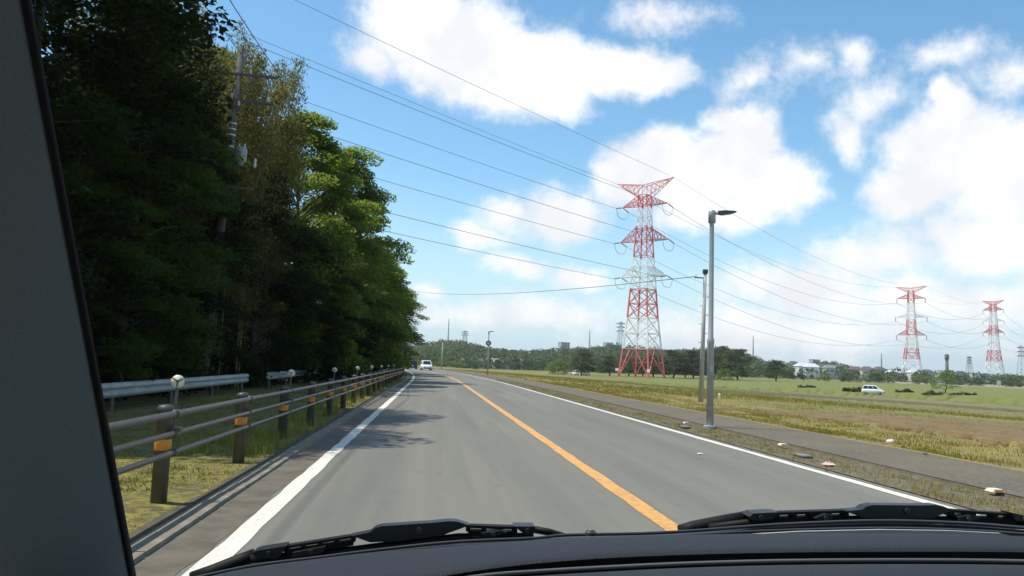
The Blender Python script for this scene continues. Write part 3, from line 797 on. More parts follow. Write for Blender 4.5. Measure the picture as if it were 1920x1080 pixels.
t2, tips2, gt2 = tower('lattice_pylon', 'red and white pylon with white middle arms beyond the young tree', T2, RZ, S2, PROF2,
    [(27.0, 30.0, 8.0), (37.6, 39.6, 8.4), (48.5, 51.0, 7.6)], (52.0, 55.6, 8.6), [4.5, 13.0, 19.6, 27.0, 36.0, 46.0], .55, .36, 'red and white pylons of the power line')
S3 = (at_y(1865, 562, 850).z + 1.7) / 56.0
t3, tips3, gt3 = tower('lattice_pylon', 'red and white pylon furthest along the power line, narrow in view', T3, RZ - .25, S3, PROF2,
    [(34.0, 36.4, 6.6), (41.6, 43.6, 6.6), (49.0, 51.4, 6.4)], (52.4, 55.4, 7.0), [4.5, 14.5, 22.0, 32.0, 39.0, 47.5], .7, .45, 'red and white pylons of the power line')
def to_world(loc, rz, v): return Vector(loc) + Matrix.Rotation(rz, 3, 'Z') @ v
W1 = [to_world(T1, RZ, v) for v in tips1]; W2 = [to_world(T2, RZ, v) for v in tips2]; W3 = [to_world(T3, RZ - .25, v) for v in tips3]
G1 = [to_world(T1, RZ, v) for v in gt1]; G2 = [to_world(T2, RZ, v) for v in gt2]; G3 = [to_world(T3, RZ - .25, v) for v in gt3]
D12 = dirL.normalized()
T0 = T1 - D12 * 395 + Vector((0, 0, 11)); T4 = T3 + (T3 - T2).normalized() * 420
def sag_pts(a, b, s, n=48):
    return [a.lerp(b, i / n) - Vector((0, 0, 4 * s * (i / n) * (1 - i / n))) for i in range(n + 1)]
def wire(a, b, s, r, label, group, material=WIRE, n=48, cat='wire'):
    mb = MB(); mb.tube(sag_pts(a, b, s, n), r, 6, True)
    return tag(mb.build('power_line_wire', material, None, True), label, cat, group)
# tension insulators and jumper loops of the large pylon, as its parts
inv = Matrix.Rotation(-RZ, 3, 'Z')
ends_fwd = []; ends_back = []
for i, tip in enumerate(tips1):
    ends = []
    for s in (-1, 1):
        e = tip + Vector((0, s * 4.6, -1.0))
        mb = MB()
        mb.tube([tip, tip.lerp(e, .12)], .06, 6)
        pts = [tip.lerp(e, .12 + .86 * k / 24) for k in range(25)]
        mb.tube(pts, [.21 if k % 2 else .13 for k in range(25)], 8)
        mb.build('insulator_string', INSUL, t1); ends.append(e)
    jl = MB(); a, b = ends
    jl.tube([a.lerp(b, k / 14) - Vector((0, 0, 3.4 * (1 - (2 * k / 14 - 1) ** 4))) for k in range(15)], .085, 6)
    jl.build('jumper_loop', WIRE, t1)
    ends_back.append(to_world(T1, RZ, ends[0])); ends_fwd.append(to_world(T1, RZ, ends[1]))
for tw, tips in ((t2, tips2), (t3, tips3)):
    for tip in tips:
        mb = MB(); mb.tube([tip - Vector((0, 0, 3.4 * k / 12)) for k in range(13)], [.3 if k % 2 else .18 for k in range(13)], 8); mb.build('insulator_string', INSUL, tw)
LV = ['lowest', 'middle', 'top']
for i in range(6):
    side = ['outer', 'inner'][i % 2]; lv = LV[i // 2]
    wire(ends_back[i], T0 + (ends_back[i] - T1), 3.2, .07, f'conductor from the {lv} arm of the largest pylon over the road, {side} circuit', 'conductors over the road')
    wire(ends_fwd[i], W2[i] - Vector((0, 0, 3.4)), 13, .07, f'conductor from the {lv} arm of the largest pylon to the second pylon, {side} circuit', 'conductors across the fields')
    wire(W2[i] - Vector((0, 0, 3.4)), W3[i] - Vector((0, 0, 3.4)), 10, .1, f'conductor between the second and furthest pylons at the {lv} arm, {side} circuit', 'conductors across the fields', n=24)
    wire(W3[i] - Vector((0, 0, 3.4)), W3[i] - Vector((0, 0, 3.4)) + (T4 - T3), 12, .1, f'conductor leaving the furthest pylon at its {lv} arm, {side} circuit', 'conductors across the fields', n=24)
for i in range(2):
    side = ['outer', 'inner'][i]
    wire(G1[i], T0 + (G1[i] - T1), 2, .06, f'thin earth wire from the {side} horn of the largest pylon over the road', 'earth wires')
    wire(G1[i], G2[i], 11, .06, f'thin earth wire from the {side} horn of the largest pylon to the second pylon', 'earth wires')
    wire(G2[i], G3[i], 8, .06, f'thin earth wire between the {side} horns of the second and furthest pylons', 'earth wires', n=24)

# small grey pylons on the skyline
def small_pylon(px, top, base, dist, label, wbase=5.0, arms=True):
    b = at_y(px, base, dist); tp = at_y(px, top, dist); zb = max(b.z, -1.7) if dist < 500 else b.z
    H = tp.z - zb
    t = thing('grey_pylon', label, 'pylon', (b.x, dist, zb), rnd.uniform(-.4, .4), 'small grey pylons on the skyline')
    k = dist / 900
    mb = MB(); n = 6
    for j in range(n):
        a, c = j / n, (j + 1) / n; wa, wc = wbase * (1 - .82 * a), wbase * (1 - .82 * c)
        panel(mb, H * a, wa, H * c, wc, .22 * k, .12 * k)
    mb.build('lattice_mast', STEEL_GREY, t)
    if arms:
        for z in (.70, .82, .93):
            arm_mesh(H * z, H * (z + .04), wbase * .72, wbase * .25, .22 * k).build('cross_arm', STEEL_GREY, t)
    return t
small_pylon(840, 597, 645, 1000, 'thinnest grey mast above the wooded hill beyond the bend', 1.5, False)
small_pylon(871, 620, 650, 900, 'grey pylon on the wooded hill next to the thin mast', 6.5)
small_pylon(1105, 618, 655, 1000, 'faint grey mast on the ridge beside the dark hilltop block', 1.5, False)
small_pylon(1163, 603, 665, 850, 'grey pylon behind the pines right next to the largest pylon', 8.5)
small_pylon(1412, 630, 680, 950, 'faint grey mast where the ridge drops to the village', 1.5, False)
small_pylon(1653, 662, 700, 1000, 'thin grey mast over the village near the second red and white pylon', 1.5, False)
small_pylon(1818, 668, 712, 900, 'grey pylon between chimney and flat grey building', 8.0)
small_pylon(1916, 648, 716, 900, 'grey pylon past the furthest red and white pylon', 9.0)

# ------------------------------------------------------------------ lamp posts and poles on the right
GALV = mat('galvanised_post', (.42, .44, .45), .5, metal=.25, var=(.35, .37, .38), scale=3, bump=.05)
POLE_C = mat('pole_concrete', (.46, .46, .45), .85, var=(.38, .38, .37), scale=2.5)
BLACKP = mat('dark_fitting', (.05, .052, .055), .5)
GLASSY = mat('lamp_lens', (.6, .62, .62), .2)
WHITE = mat('white_enamel', (.78, .78, .76), .4)
def lamp_post(px, base, label, sign=False, h=4.88):
    p = on_ground(px, base); zb = .0
    p = at_z(px, base, .06)
    t = thing('street_lamp', label, 'street lamp', (p.x, p.y, .0), 0, 'street lamps along the walkway')
    mb = MB(); mb.lathe([(.076, 0), (.074, 1.9), (.08, 1.92), (.08, 2.0), (.058, 2.04), (.05, h - .1), (.05, h)], n=14); mb.build('post', GALV, t, True)
    mb = MB(); mb.lathe([(.14, .0), (.14, .09), (.12, .1)], n=12); mb.build('base_plate', GALV, t)
    mb = MB(); mb.lathe([(.083, 0), (.083, .26), (.06, .29)], (0, 0, h - .24), 14); mb.build('top_cap', GALV, t, True)
    mb = MB(); mb.tube([(.05, 0, h - .02), (.2, 0, h + .0)], .035, 8); mb.build('bracket', GALV, t, True)
    hd = MB(); hd.loft([[Vector((x, y_, z)) for (y_, z) in prof] for x, prof in ((.14, [(-.06, h - .035), (.06, h - .035), (.06, h + .04), (-.06, h + .04), (-.06, h - .035)]), (.25, [(-.1, h - .04), (.1, h - .04), (.09, h + .05), (-.09, h + .05), (-.1, h - .04)]), (.48, [(-.1, h + .0), (.1, h + .0), (.08, h + .055), (-.08, h + .055), (-.1, h + .0)]), (.56, [(-.05, h + .03), (.05, h + .03), (.05, h + .05), (-.05, h + .05), (-.05, h + .03)]))])
    hdo = hd.build('lamp_head', BLACKP, t)
    ln = MB(); ln.box((.36, 0, h - .025), (.2, .12, .015), Matrix.Rotation(-.17, 3, 'Y')); ln.build('lens', GLASSY, hdo)
    mb = MB(); mb.box((0, -.088, 1.35), (.07, .02, .16)); mb.build('hatch', GALV, t)
    if sign:
        s = MB(); s.tube([(-.02, -.09, h - 1.28), (-.02, -.105, h - 1.28)], .3, 24); so_ = s.build('round_sign', mat('sign_blue_grey', (.07, .10, .12), .5), t)
        s = MB(); s.tube([(-.02, -.105, h - 1.28), (-.02, -.112, h - 1.28)], .17, 24); s.build('sign_face', mat('sign_pale', (.5, .55, .58), .5), so_)
    return t
lamp_post(1331, 801, 'tall grey street lamp standing on the walkway by the utility pole')
lamp_post(914, 704.5, 'street lamp with a round sign on its post, far along the walkway', True)
def pole(px, base, top, r, label, arms=1, lean=0.0, group='slender poles by the fields', steel=False):
    p = on_ground(px, base); t0 = at_y(px, top, p.y); h = t0.z - p.z
    t = thing('utility_pole', label, 'utility pole', p, 0, group)
    t.rotation_euler = (0, lean, 0)
    mb = MB(); mb.lathe([(r, -.1), (r * .62, h)], n=12); mb.build('shaft', GALV if steel else POLE_C, t, True)
    for k in range(arms):
        z = h - .25 - k * .5
        mb = MB(); mb.box((-.22, 0, z), (.55, .05, .05)); mb.build('cross_arm', BLACKP, t)
        mb = MB(); mb.lathe([(.035, 0), (.05, .04), (.03, .07), (.045, .1), (.02, .13)], (-.45, 0, z + .03), 10); mb.build('insulator', WHITE, t)
    mb = MB(); mb.box((0, 0, h + .05), (r * 1.7, r * 1.7, .2)); mb.build('pole_cap', BLACKP, t)
    if arms:
        for k in range(8):
            mb = MB(); s = 1 if k % 2 else -1; z = 1.9 + k * .42
            if z < h - .5: mb.tube([(0, 0, z), (s * (r + .1), 0, z)], .012, 5); mb.build('climbing_step', BLACKP, t)
    return t, p, h
pw, pwp, pwh = pole(1314, 755, 511, .115, 'pale concrete utility pole standing in the grass behind the street lamp', 1, .024)
pole(1033, 694, 655, .13, 'single pale pole out in the field beside the round bush', 0)
pole(828, 692, 640, .16, 'pale pole beyond the road bend behind the oncoming white car', 0)

# ------------------------------------------------------------------ utility poles along the wood
CER = mat('ceramic', (.62, .62, .60), .35)
TRANSF = mat('transformer_paint', (.33, .36, .37), .5, var=(.27, .29, .30), scale=3)
STRIPE = mat('pole_wrap', (.20, .18, .13), .8, var=(.06, .06, .055), scale=8, stretch=(0.1, .1, 1))
OLD_STEEL = mat('old_pole_steel', (.14, .145, .15), .6, metal=.2)
def wood_pole(x, y, h, label, full=True):
    t = thing('utility_pole', label, 'utility pole', (x, y, gz(x, y)), 0, 'utility poles along the wood')
    t.rotation_euler = (0, .048, 0)
    mb = MB(); mb.lathe([(.19, -.2), (.16, h * .5), (.105, h)], n=14); mb.build('shaft', mat('old_pole_concrete', (.13, .125, .115), .9, var=(.08, .077, .07), scale=2.5), t, True)
    for z, hw, off in ((h - 1.1, 1.15, .35), (h - 2.1, .9, .55), (h - 2.35, .75, -.4)):
        mb = MB(); mb.box((off, -.14, z), (hw * 2, .08, .08)); a = mb.build('cross_arm', OLD_STEEL, t)
        for q in ((-.8, .1, .85) if hw > 1 else (-.75, .75)):
            mb = MB(); mb.lathe([(.03, 0), (.07, .03), (.04, .07), (.065, .1), (.04, .14), (.05, .18)], (off + q * hw, -.14, z + .04), 10); mb.build('insulator', CER, a, True)
    mb = MB(); mb.bar((.1, -.14, h - 2.1), (.7, -.14, h - 1.1), .05); mb.build('brace', OLD_STEEL, t)
    if full:
        mb = MB(); mb.lathe([(.20, 0), (.21, .03), (.21, .62), (.17, .68)], (.46, -.12, h - 4.55), 16); tr = mb.build('transformer', TRANSF, t, True)
        for q in (-.1, .1):
            mb = MB(); mb.lathe([(.025, 0), (.05, .04), (.025, .08), (.045, .12), (.015, .16)], (.46 + q, -.12, h - 3.88), 8); mb.build('bushing', CER, tr)
        for q in (.08, .52):
            mb = MB(); mb.box((.2, -.12, h - 4.55 + q), (.34, .1, .06)); mb.build('bracket', OLD_STEEL, t)
        mb = MB(); mb.lathe([(.03, 0), (.07, .08), (.04, .2), (.06, .3), (.02, .36)], (1.0, -.15, h - 4.6), 10); mb.build('fuse_cutout', CER, t, True)
        mb = MB(); mb.box((.55, -.14, h - 5.4), (1.0, .06, .06)); mb.bar((.02, -.14, h - 5.75), (.5, -.14, h - 5.42), .04); mb.build('service_arm', OLD_STEEL, t)
        for k in range(5):
            mb = MB(); mb.tube([(0, 0, h - 3.0 - k * .22), (0, 0, h - 2.95 - k * .22)], .145, 12); mb.build('strap', CER, t)
        mb = MB(); mb.lathe([(.192, .6), (.186, 2.4)], n=14); mb.build('wrap', STRIPE, t, True)
    return t
PB = at_x(377, 702, -8.3)
PY0 = PB.y
wood_pole(-8.25, PY0, 12.9, 'tall concrete utility pole with transformer half hidden by the wood')
fy = 128.0; fxp = at_y(757, 690, fy)
wood_pole(fxp.x - .6, fy, 12.6, 'distant utility pole just past the end of the wood', False)
def head(i, x, y, h, q):   # insulator spots on a pole's upper arm
    return Vector((x + .35 + q + .048 * h, y - .14, h - .85))
wa = [(-7.55, PY0, 11.9)]
spots = [(-8.0, PY0 - 38, 12.4), (-8.25, PY0, 12.9), (-7.9, PY0 + 48, 11.8), (fxp.x - .6, fy, 12.6)]
for k, q in enumerate((-.92, .12, .98)):
    nm = ['outermost towards the wood', 'middle', 'nearest the road'][k]
    for j in range(3):
        a, b = head(0, *spots[j], q), head(0, *spots[j + 1], q)
        wire(a, b, [.7, .9, .8][j], .014, f'black distribution wire {nm}, ' + ['from behind the car to the transformer pole', 'from the transformer pole into the trees', 'leaving the trees for the distant pole'][j], 'distribution wires along the wood', BLACKP, 24)
wire(Vector((fxp.x, fy, 12.4)), pwp + Vector((-.35, 0, pwh - .2)), .75, .016, 'thin cable crossing over the road to the concrete pole in the grass', 'distribution wires along the wood', BLACKP, 30)

# ------------------------------------------------------------------ left roadside: guard pipes and crash barrier
PIPE = mat('brown_pipe', (.085, .072, .06), .45, metal=.1, var=(.06, .052, .044), scale=6)
POST = mat('brown_post', (.115, .105, .085), .5, metal=.1, var=(.075, .068, .056), scale=5, bump=.1)
BAND = mat('orange_reflective_band', (.75, .27, .02), .4, var=(.60, .21, .02), scale=9)
fence = thing('guard_pipe_fence', 'brown three pipe guard fence with orange banded posts along the kerb', 'fence', (-2.33, 7, 0))
FX = -2.28
def fy_pts(y0, y1, dx, z): return [(FX + shift(y) + dx - fence.location.x, y - fence.location.y, z) for y in grid([(y0, 50, 3.0), (50, y1, 3.0)])]
for z, r_ in ((.768, .030), (.602, .025), (.438, .025)):
    mb = MB(); mb.tube(fy_pts(-7.8, 140, .10, z), r_, 10); mb.build('rail', PIPE, fence, True)
pm = MB(); pm.lathe([(.068, -.15), (.068, .79), (.072, .795), (.072, .815), (.05, .84)], n=16); pme = pm.mesh('post', POST, True)
cm = MB(); cm.lathe([(.073, .775), (.075, .80), (.06, .835), (.02, .845)], n=16); cme = cm.mesh('post_cap', BLACKP, True)
bm_ = MB(); bm_.lathe([(.0695, .455), (.0705, .46), (.0705, .545), (.0695, .55)], n=16); bme = bm_.mesh('reflective_band', BAND, True)
slm = []
for z, r_ in ((.768, .036), (.602, .031), (.438, .031)):
    sm_ = MB(); sm_.tube([(.10, -.07, z), (.10, .07, z)], r_, 10); sm_.box((.06, 0, z), (.08, .05, .04)); slm.append(sm_.mesh('rail_sleeve', PIPE, True))
dm = MB(); dm.tube([(0, -.012, 1.045), (0, .0, 1.045)], .056, 20); dme = dm.mesh('disc', mat('reflector_white', (.72, .68, .52), .35), True)
rm = MB()
for k in range(3):
    an = 2 * math.pi * k / 3 + .5; rm.box((.026 * math.cos(an), -.0165, 1.045 + .026 * math.sin(an)), (.05, .006, .010), Matrix.Rotation(-an, 3, 'Y'))
rm.tube([(0, -.02, 1.045), (0, -.012, 1.045)], .012, 10)
rme = rm.mesh('disc_rib', BLACKP)
stm = MB(); stm.tube([(0, 0, .60), (0, .004, 1.02)], .014, 8); stm.box((0, .0, .63), (.15, .15, .03)); stme = stm.mesh('stem', POST)
py_ = 7.41 - 6 * 2.92
i = -6
while py_ < 138:
    loc = (FX + shift(py_) - fence.location.x, py_ - fence.location.y, 0)
    po = link('post', pme, fence); po.location = loc; po.rotation_euler = (rnd.uniform(-.01, .01), rnd.uniform(-.01, .01), rnd.uniform(0, 6))
    for nm, me in (('post_cap', cme), ('reflective_band', bme)):
        if nm == 'reflective_band' or py_ < 60: o = link(nm, me, po)
    if py_ < 40:
        for me in slm: o = link('rail_sleeve', me, fence); o.location = loc
    if i % 2 == 0 and py_ < 70:
        d = link('delineator', stme, fence); d.location = (loc[0] + .03, loc[1] + .06, 0); d.rotation_euler = (0, .04, .1)
        link('disc', dme, d); link('disc_rib', rme, d)
    py_ += 2.92; i += 1

GR = mat('weathered_white_beam', (.44, .49, .51), .55, metal=.1, var=(.30, .335, .35), scale=3.0, var2=(.24, .22, .19), scale2=14)
def crash_barrier(px0, px1, label, X=-6.7):
    a, b = at_x(px0, 720, X), at_x(px1, 705, X); y0, y1 = a.y, b.y
    c = (y0 + y1) / 2
    ztop = .60
    t = thing('crash_barrier', label, 'crash barrier', (X, c, 0), 0, 'white crash barriers before the wood')
    prof = [(.0, ztop), (.045, ztop - .025), (.075, ztop - .07), (.075, ztop - .105), (.02, ztop - .15), (.02, ztop - .17), (.075, ztop - .215), (.075, ztop - .25), (.045, ztop - .295), (.0, ztop - .32)]
    mb = MB(); ys = grid([(y0, y1, 1.0)])
    th = [(x - .006, z) for x, z in prof[::-1]]
    ring = prof + th + [prof[0]]
    mb.loft([[(x + shift(y), y - c, z + .002 * y) for x, z in ring] for y in ys]); mb.build('beam', GR, t)
    y = y1 - .5
    while y > y0:
        mb = MB(); mb.lathe([(.055, -.3), (.055, ztop - .05)], (-.07 + shift(y), y - c, 0), 10); mb.box((-.02 + shift(y), y - c, ztop - .16), (.06, .08, .12)); mb.build('post', POST, t); y -= 4
    mb = MB(); mb.tube([(shift(y1) - .07, y1 - c - .5, ztop - .02), (shift(y1) - .07, y1 - c - .5, ztop + .07)], .04, 10); mb.build('end_cap', GR, t)
crash_barrier(20, 463, 'weathered white crash barrier beam behind the first guard posts')
crash_barrier(497, 662, 'second white crash barrier beyond the gap, running towards the bend')
crash_barrier(673, 690, 'short far piece of white crash barrier in the shade of the trees')

# round signs at the end of the wood
sp_ = at_y(753, 690, 84.0)
st = thing('sign_post', 'thin post with two round road signs at the edge of the far trees', 'road sign', (sp_.x, 84, 0))
mb = MB(); mb.lathe([(.04, -.1), (.04, 4.35)], n=10); mb.build('post', GALV, st, True)
for z in (4.05, 3.42):
    s = MB(); s.tube([(-.02, -.045, z), (-.02, -.06, z)], .3, 28); d = s.build('round_sign', mat('sign_rim', (.55, .53, .5), .5), st)
    s = MB(); s.tube([(-.02, -.06, z), (-.02, -.066, z)], .15, 24); s.build('sign_centre', mat('sign_dark', (.09, .085, .085), .5), d)
wp = at_y(748, 689, 95.0)
tag(MB().tube([(0, -.02, .9), (0, 0, .9)], .22, 12).tube([(0, 0, 0), (0, 0, .9)], .03, 8).build('marker_board', WHITE), 'small pale marker board at the far end of the guard pipes', 'marker').location = (wp.x, 95, 0)

# ------------------------------------------------------------------ vehicles on the road and in the field
GLASS_DK = mat('car_glass', (.015, .018, .02), .08, spec=.8)
TYRE = mat('tyre_rubber', (.02, .02, .02), .85)
RIM = mat('wheel_rim', (.45, .46, .47), .35, metal=.7)
LAMP_W = mat('headlight_lens', (.75, .77, .78), .12)
LAMP_R = mat('tail_light_lens', (.45, .02, .015), .2)
PLATE = mat('number_plate', (.75, .74, .62), .5)
def paint(name, c): return mat(name, c, .22, spec=.6)
def car(label, loc, rz, pm, L_=3.9, W=1.66, H=1.55, hood=.95, group=None, trim=BLACKP, name='car'):
    """a hatchback; +y is its front"""
    t = thing(name, label, 'car', loc, rz, group)
    h = L_ / 2; w = W / 2; belt = H * .58
    secs = [(-h, .86, .38, belt * .86), (-h + .10, .95, .28, belt * .98), (-h + .5, 1.0, .24, belt), (0, 1.0, .22, belt), (h - hood - .1, 1.0, .24, belt), (h - hood * .6, .98, .24, belt * .95), (h - .18, .93, .26, belt * .82), (h, .80, .36, belt * .66)]
    mb = MB(); rows = []
    for (y, k, z0, z1) in secs:
        ww = w * k
        rows.append([(-ww * .88, y, z0), (-ww, y, z0 + .12), (-ww, y, z1 - .14), (-ww * .9, y, z1), (0, y, z1 + .02), (ww * .9, y, z1), (ww, y, z1 - .14), (ww, y, z0 + .12), (ww * .88, y, z0), (-ww * .88, y, z0)])
    mb.loft(rows); n = len(rows[0]); mb.f.append(tuple(range(n - 1))[::-1]); mb.mi.append(0); mb.f.append(tuple((len(rows) - 1) * n + k for k in range(n - 1))); mb.mi.append(0)
    mb.build('body', pm, t, True)
    # cabin: pillars and roof in body colour, panes as parts
    yb0, yb1 = -h + .06, h - hood * .72; yr0, yr1 = -h + .42, h - hood - .55; wr = w * .76; zb = belt - .02; zr = H - .06
    A = [Vector((-w * .9, yb0, zb)), Vector((w * .9, yb0, zb)), Vector((w * .9, yb1, zb)), Vector((-w * .9, yb1, zb))]
    B = [Vector((-wr, yr0, zr)), Vector((wr, yr0, zr)), Vector((wr, yr1, zr)), Vector((-wr, yr1, zr))]
    C = [Vector((-wr * .86, yr0 + .12, H)), Vector((wr * .86, yr0 + .12, H)), Vector((wr * .86, yr1 - .15, H)), Vector((-wr * .86, yr1 - .15, H))]
    mb = MB(); mb.add(A + B + C, [(0, 1, 5, 4), (1, 2, 6, 5), (2, 3, 7, 6), (3, 0, 4, 7), (4, 5, 9, 8), (5, 6, 10, 9), (6, 7, 11, 10), (7, 4, 8, 11), (8, 9, 10, 11)]); mb.build('roof', pm, t)
    def pane(name, a, b, c, d, i0, i1, j0=.12, j1=.9):
        def q(u, v): return a.lerp(b, u).lerp(d.lerp(c, u), v)
        nrm = (b - a).cross(d - a).normalized() * .012
        pts = [q(i0, j0) + nrm, q(i1, j0) + nrm, q(i1, j1) + nrm, q(i0, j1) + nrm]
        MB().prism(pts, -nrm * 1.9).build(name, GLASS_DK, t)
    pane('rear_window', A[0], A[1], B[1], B[0], .08, .92)
    pane('windscreen', A[2], A[3], B[3], B[2], .06, .94, .04, .94)
    for (i0, i1) in ((.06, .33), (.36, .64), (.67, .93)):
        pane('side_window', A[1], A[2], B[2], B[1], i0, i1); pane('side_window', A[3], A[0], B[0], B[3], 1 - i1, 1 - i0)
    for sx in (-1, 1):
        for y in (-h + .68, h - .72):
            wl = MB(); wl.tube([(sx * (w - .19), y, .29), (sx * (w - .005), y, .29)], .29, 18); wh = wl.build('wheel', TYRE, t, True)
            rl = MB(); rl.tube([(sx * (w - .02), y, .29), (sx * (w + .004), y, .29)], .18, 14); rl.build('rim', RIM, wh)
        MB().box((sx * w * .66, h - .07, belt * .64), (.34, .12, .14), Matrix.Rotation(-sx * .25, 3, 'Z')).build('headlight', LAMP_W, t)
        MB().box((sx * w * .80, -h + .04, belt * .78), (.16, .1, .30)).build('tail_light', LAMP_R, t)
        MB().box((sx * (w + .08), h - hood - .28, belt + .06), (.16, .09, .12)).build('wing_mirror', pm, t)
    MB().box((0, h - .02, .40), (W * .62, .06, .16)).build('grille', trim, t)
    MB().box((0, h + .012, .47), (.33, .015, .165)).build('number_plate', PLATE, t)
    MB().box((0, -h - .008, .62), (.33, .015, .165)).build('number_plate', PLATE, t)
    MB().box((0, -h + .0, .36), (W * .8, .08, .14)).build('bumper_trim', trim, t)
    return t
WHITE_CAR = paint('white_car_paint', (.80, .80, .80)); BLACK_CAR = paint('black_car_paint', (.014, .015, .017)); SILVER_CAR = paint('silver_car_paint', (.62, .64, .66))
yy = 138.0; pc = at_y(799, 690, yy)
car('white oncoming car on the far bend of the road', (pc.x, yy, 0), math.pi + .10, WHITE_CAR, 4.2, 1.72, 1.62)
yy = 152.0; pc = at_y(772, 690, yy)
car('black car driving away ahead on the bend', (pc.x, yy, 0), .10, BLACK_CAR, 4.3, 1.75, 1.55)
pc = on_ground(1637, 740)
car('small white car parked in the bright green meadow', (pc.x, pc.y, pc.z), -math.pi / 2 - .62, WHITE_CAR, 3.5, 1.5, 1.55, .75)
for px, d, lb in ((1078, 296, 'white van parked under the dark pine, next to the round bush'), (1099, 300, 'white van half hidden by the trunk of the dark pine')):
    pc = at_y(px, 703, d); car(lb, (pc.x, d, gz(pc.x, d)), .3, WHITE_CAR, 3.4, 1.6, 1.9, .4)

# ------------------------------------------------------------------ village
ROOFS = [mat('roof_slate', (.10, .105, .115), .8, var=(.075, .08, .085), scale=1), mat('roof_brown', (.12, .09, .075), .8), mat('roof_grey', (.2, .2, .2), .8), mat('roof_pale', (.55, .56, .57), .7)]
WALLS = [mat('wall_white', (.74, .73, .70), .8, var=(.66, .65, .62), scale=.6), mat('wall_cream', (.58, .53, .44), .8), mat('wall_grey', (.42, .42, .42), .8), mat('wall_tan', (.40, .33, .26), .8)]
WIN = mat('window_glass', (.05, .06, .07), .15)
def house(px, base, dist, w, d, h, wi, ri, rz, label, flat=False, z=None, cat='house', name='house', grp='houses of the village below the hills'):
    p = at_y(px, base, dist); zz = p.z if z is None else z
    t = thing(name, label, cat, (p.x, dist, zz), rz, grp)
    mb = MB(); mb.box((0, 0, h / 2 - 1), (w, d, h + 2)); wl = mb.build('wall', WALLS[wi], t)
    if flat:
        MB().box((0, 0, h + .15), (w + .3, d + .3, .3)).build('roof', ROOFS[ri], t)
    else:
        o_ = .5; rh = d * .32
        A = [(-w / 2 - o_, -d / 2 - o_, h - .1), (w / 2 + o_, -d / 2 - o_, h - .1), (w / 2 + o_, d / 2 + o_, h - .1), (-w / 2 - o_, d / 2 + o_, h - .1), (-w * .28, 0, h + rh), (w * .28, 0, h + rh)]
        MB().add(A, [(0, 1, 5, 4), (1, 2, 5), (2, 3, 4, 5), (3, 0, 4), (3, 2, 1, 0)]).build('roof', ROOFS[ri], t)
    fl = max(1, int(h / 2.8))
    nx = max(2, int(w / 3.2))
    for f in range(fl):
        for k in range(nx):
            x = -w / 2 + w * (k + .5) / nx; zc = (f + .55) * h / fl
            if f == 0 and k == nx - 1: MB().box((x, -d / 2 - .02, 1.05), (1.0, .1, 2.1)).build('door', ROOFS[1], t)
            else: MB().box((x, -d / 2 - .02, zc), (1.5, .1, 1.2)).build('window', WIN, t)
    return t
VL = [(1487, 697, 640, 9, 8, 6.0, 0, 0, .3, 'white two storey house at the hill end of the village, dark hipped roof'),
      (1506, 700, 600, 12, 8, 5.5, 0, 3, .1, 'long white house with pale roof near the lone pine'),
      (1521, 701, 590, 10, 8, 5.2, 0, 3, -.2, 'white house with pale roof facing the meadow corner'),
      (1540, 701, 620, 9, 8, 5.4, 2, 0, .2, 'grey house with slate roof in the middle of the village'),
      (1556, 702, 600, 10, 7, 5.0, 1, 2, 0, 'cream house with grey roof in the middle of the village'),
      (1572, 702, 640, 9, 8, 5.6, 0, 0, .4, 'white house with slate roof under the wooded knoll'),
      (1604, 705, 640, 11, 8, 5.2, 3, 1, .1, 'tan house with brown roof behind the track shrubs'),
      (1625, 705, 620, 9, 8, 5.0, 1, 1, -.2, 'cream house with brown roof behind the track shrubs'),
      (1648, 707, 660, 10, 8, 6.2, 2, 0, .2, 'grey two storey house below the thin mast'),
      (1675, 709, 600, 10, 7, 4.2, 0, 3, 0, 'low white building in front of the second red and white pylon'),
      (1712, 709, 600, 9, 7, 4.4, 0, 3, .2, 'low white building beside the second red and white pylon'),
      (1738, 710, 640, 9, 8, 5.0, 2, 0, -.1, 'grey house between second pylon and young tree'),
      (1763, 711, 680, 10, 8, 5.4, 1, 2, .2, 'cream house behind the young tree'),
      (1800, 712, 640, 10, 8, 4.6, 2, 0, 0, 'grey house below the chimney')]
for v in VL: house(*v)
for i, (px, d_, w, wi, ri) in enumerate([(874, 560, 12, 1, 0), (893, 555, 10, 0, 2), (908, 560, 9, 3, 1), (930, 560, 13, 0, 3), (950, 555, 10, 2, 0), (968, 560, 12, 0, 2), (990, 565, 9, 1, 1)]):
    house(px, 689 - (5 - px * .004), d_, w, 7, 3.6, wi, ri, rnd.uniform(-.2, .2), f'low {["white", "cream", "grey", "tan"][wi]} house with {["slate", "brown", "grey", "pale"][ri]} roof at the foot of the wooded hill', grp='houses at the foot of the wooded hill')
house(1838, 713, 620, 13, 8, 5.0, 2, 0, 0, 'flat roofed grey building beside the furthest red and white pylon', True, cat='building', name='building')
house(1057, 656, 960, 11, 9, 8.5, 2, 0, .3, 'dark square block standing on the wooded ridge', True, cat='building', name='building')
house(1140, 650, 960, 9, 9, 4.5, 2, 2, .3, 'small pale block peeping over the ridge above the pines', True, cat='building', name='building')
house(1527, 682, 900, 9, 8, 4.5, 2, 0, .1, 'dark block on the wooded knoll over the village', True, cat='building', name='building')
# chimney beyond the young tree
cp = at_y(1776, 712, 560)
ch = thing('chimney', 'dark chimney stack with thicker top behind the young tree', 'chimney', (cp.x, 560, -1.7))
zt_ = at_y(1776, 664, 560).z + 1.7
MB().lathe([(1.25, 0), (1.05, zt_ * .82)], n=16).build('shaft', mat('chimney_concrete', (.13, .12, .115), .9), ch, True)
MB().lathe([(1.45, zt_ * .82), (1.5, zt_ * .86), (1.4, zt_ * .97), (1.1, zt_)], n=16).build('head', mat('chimney_concrete', (0, 0, 0)), ch, True)
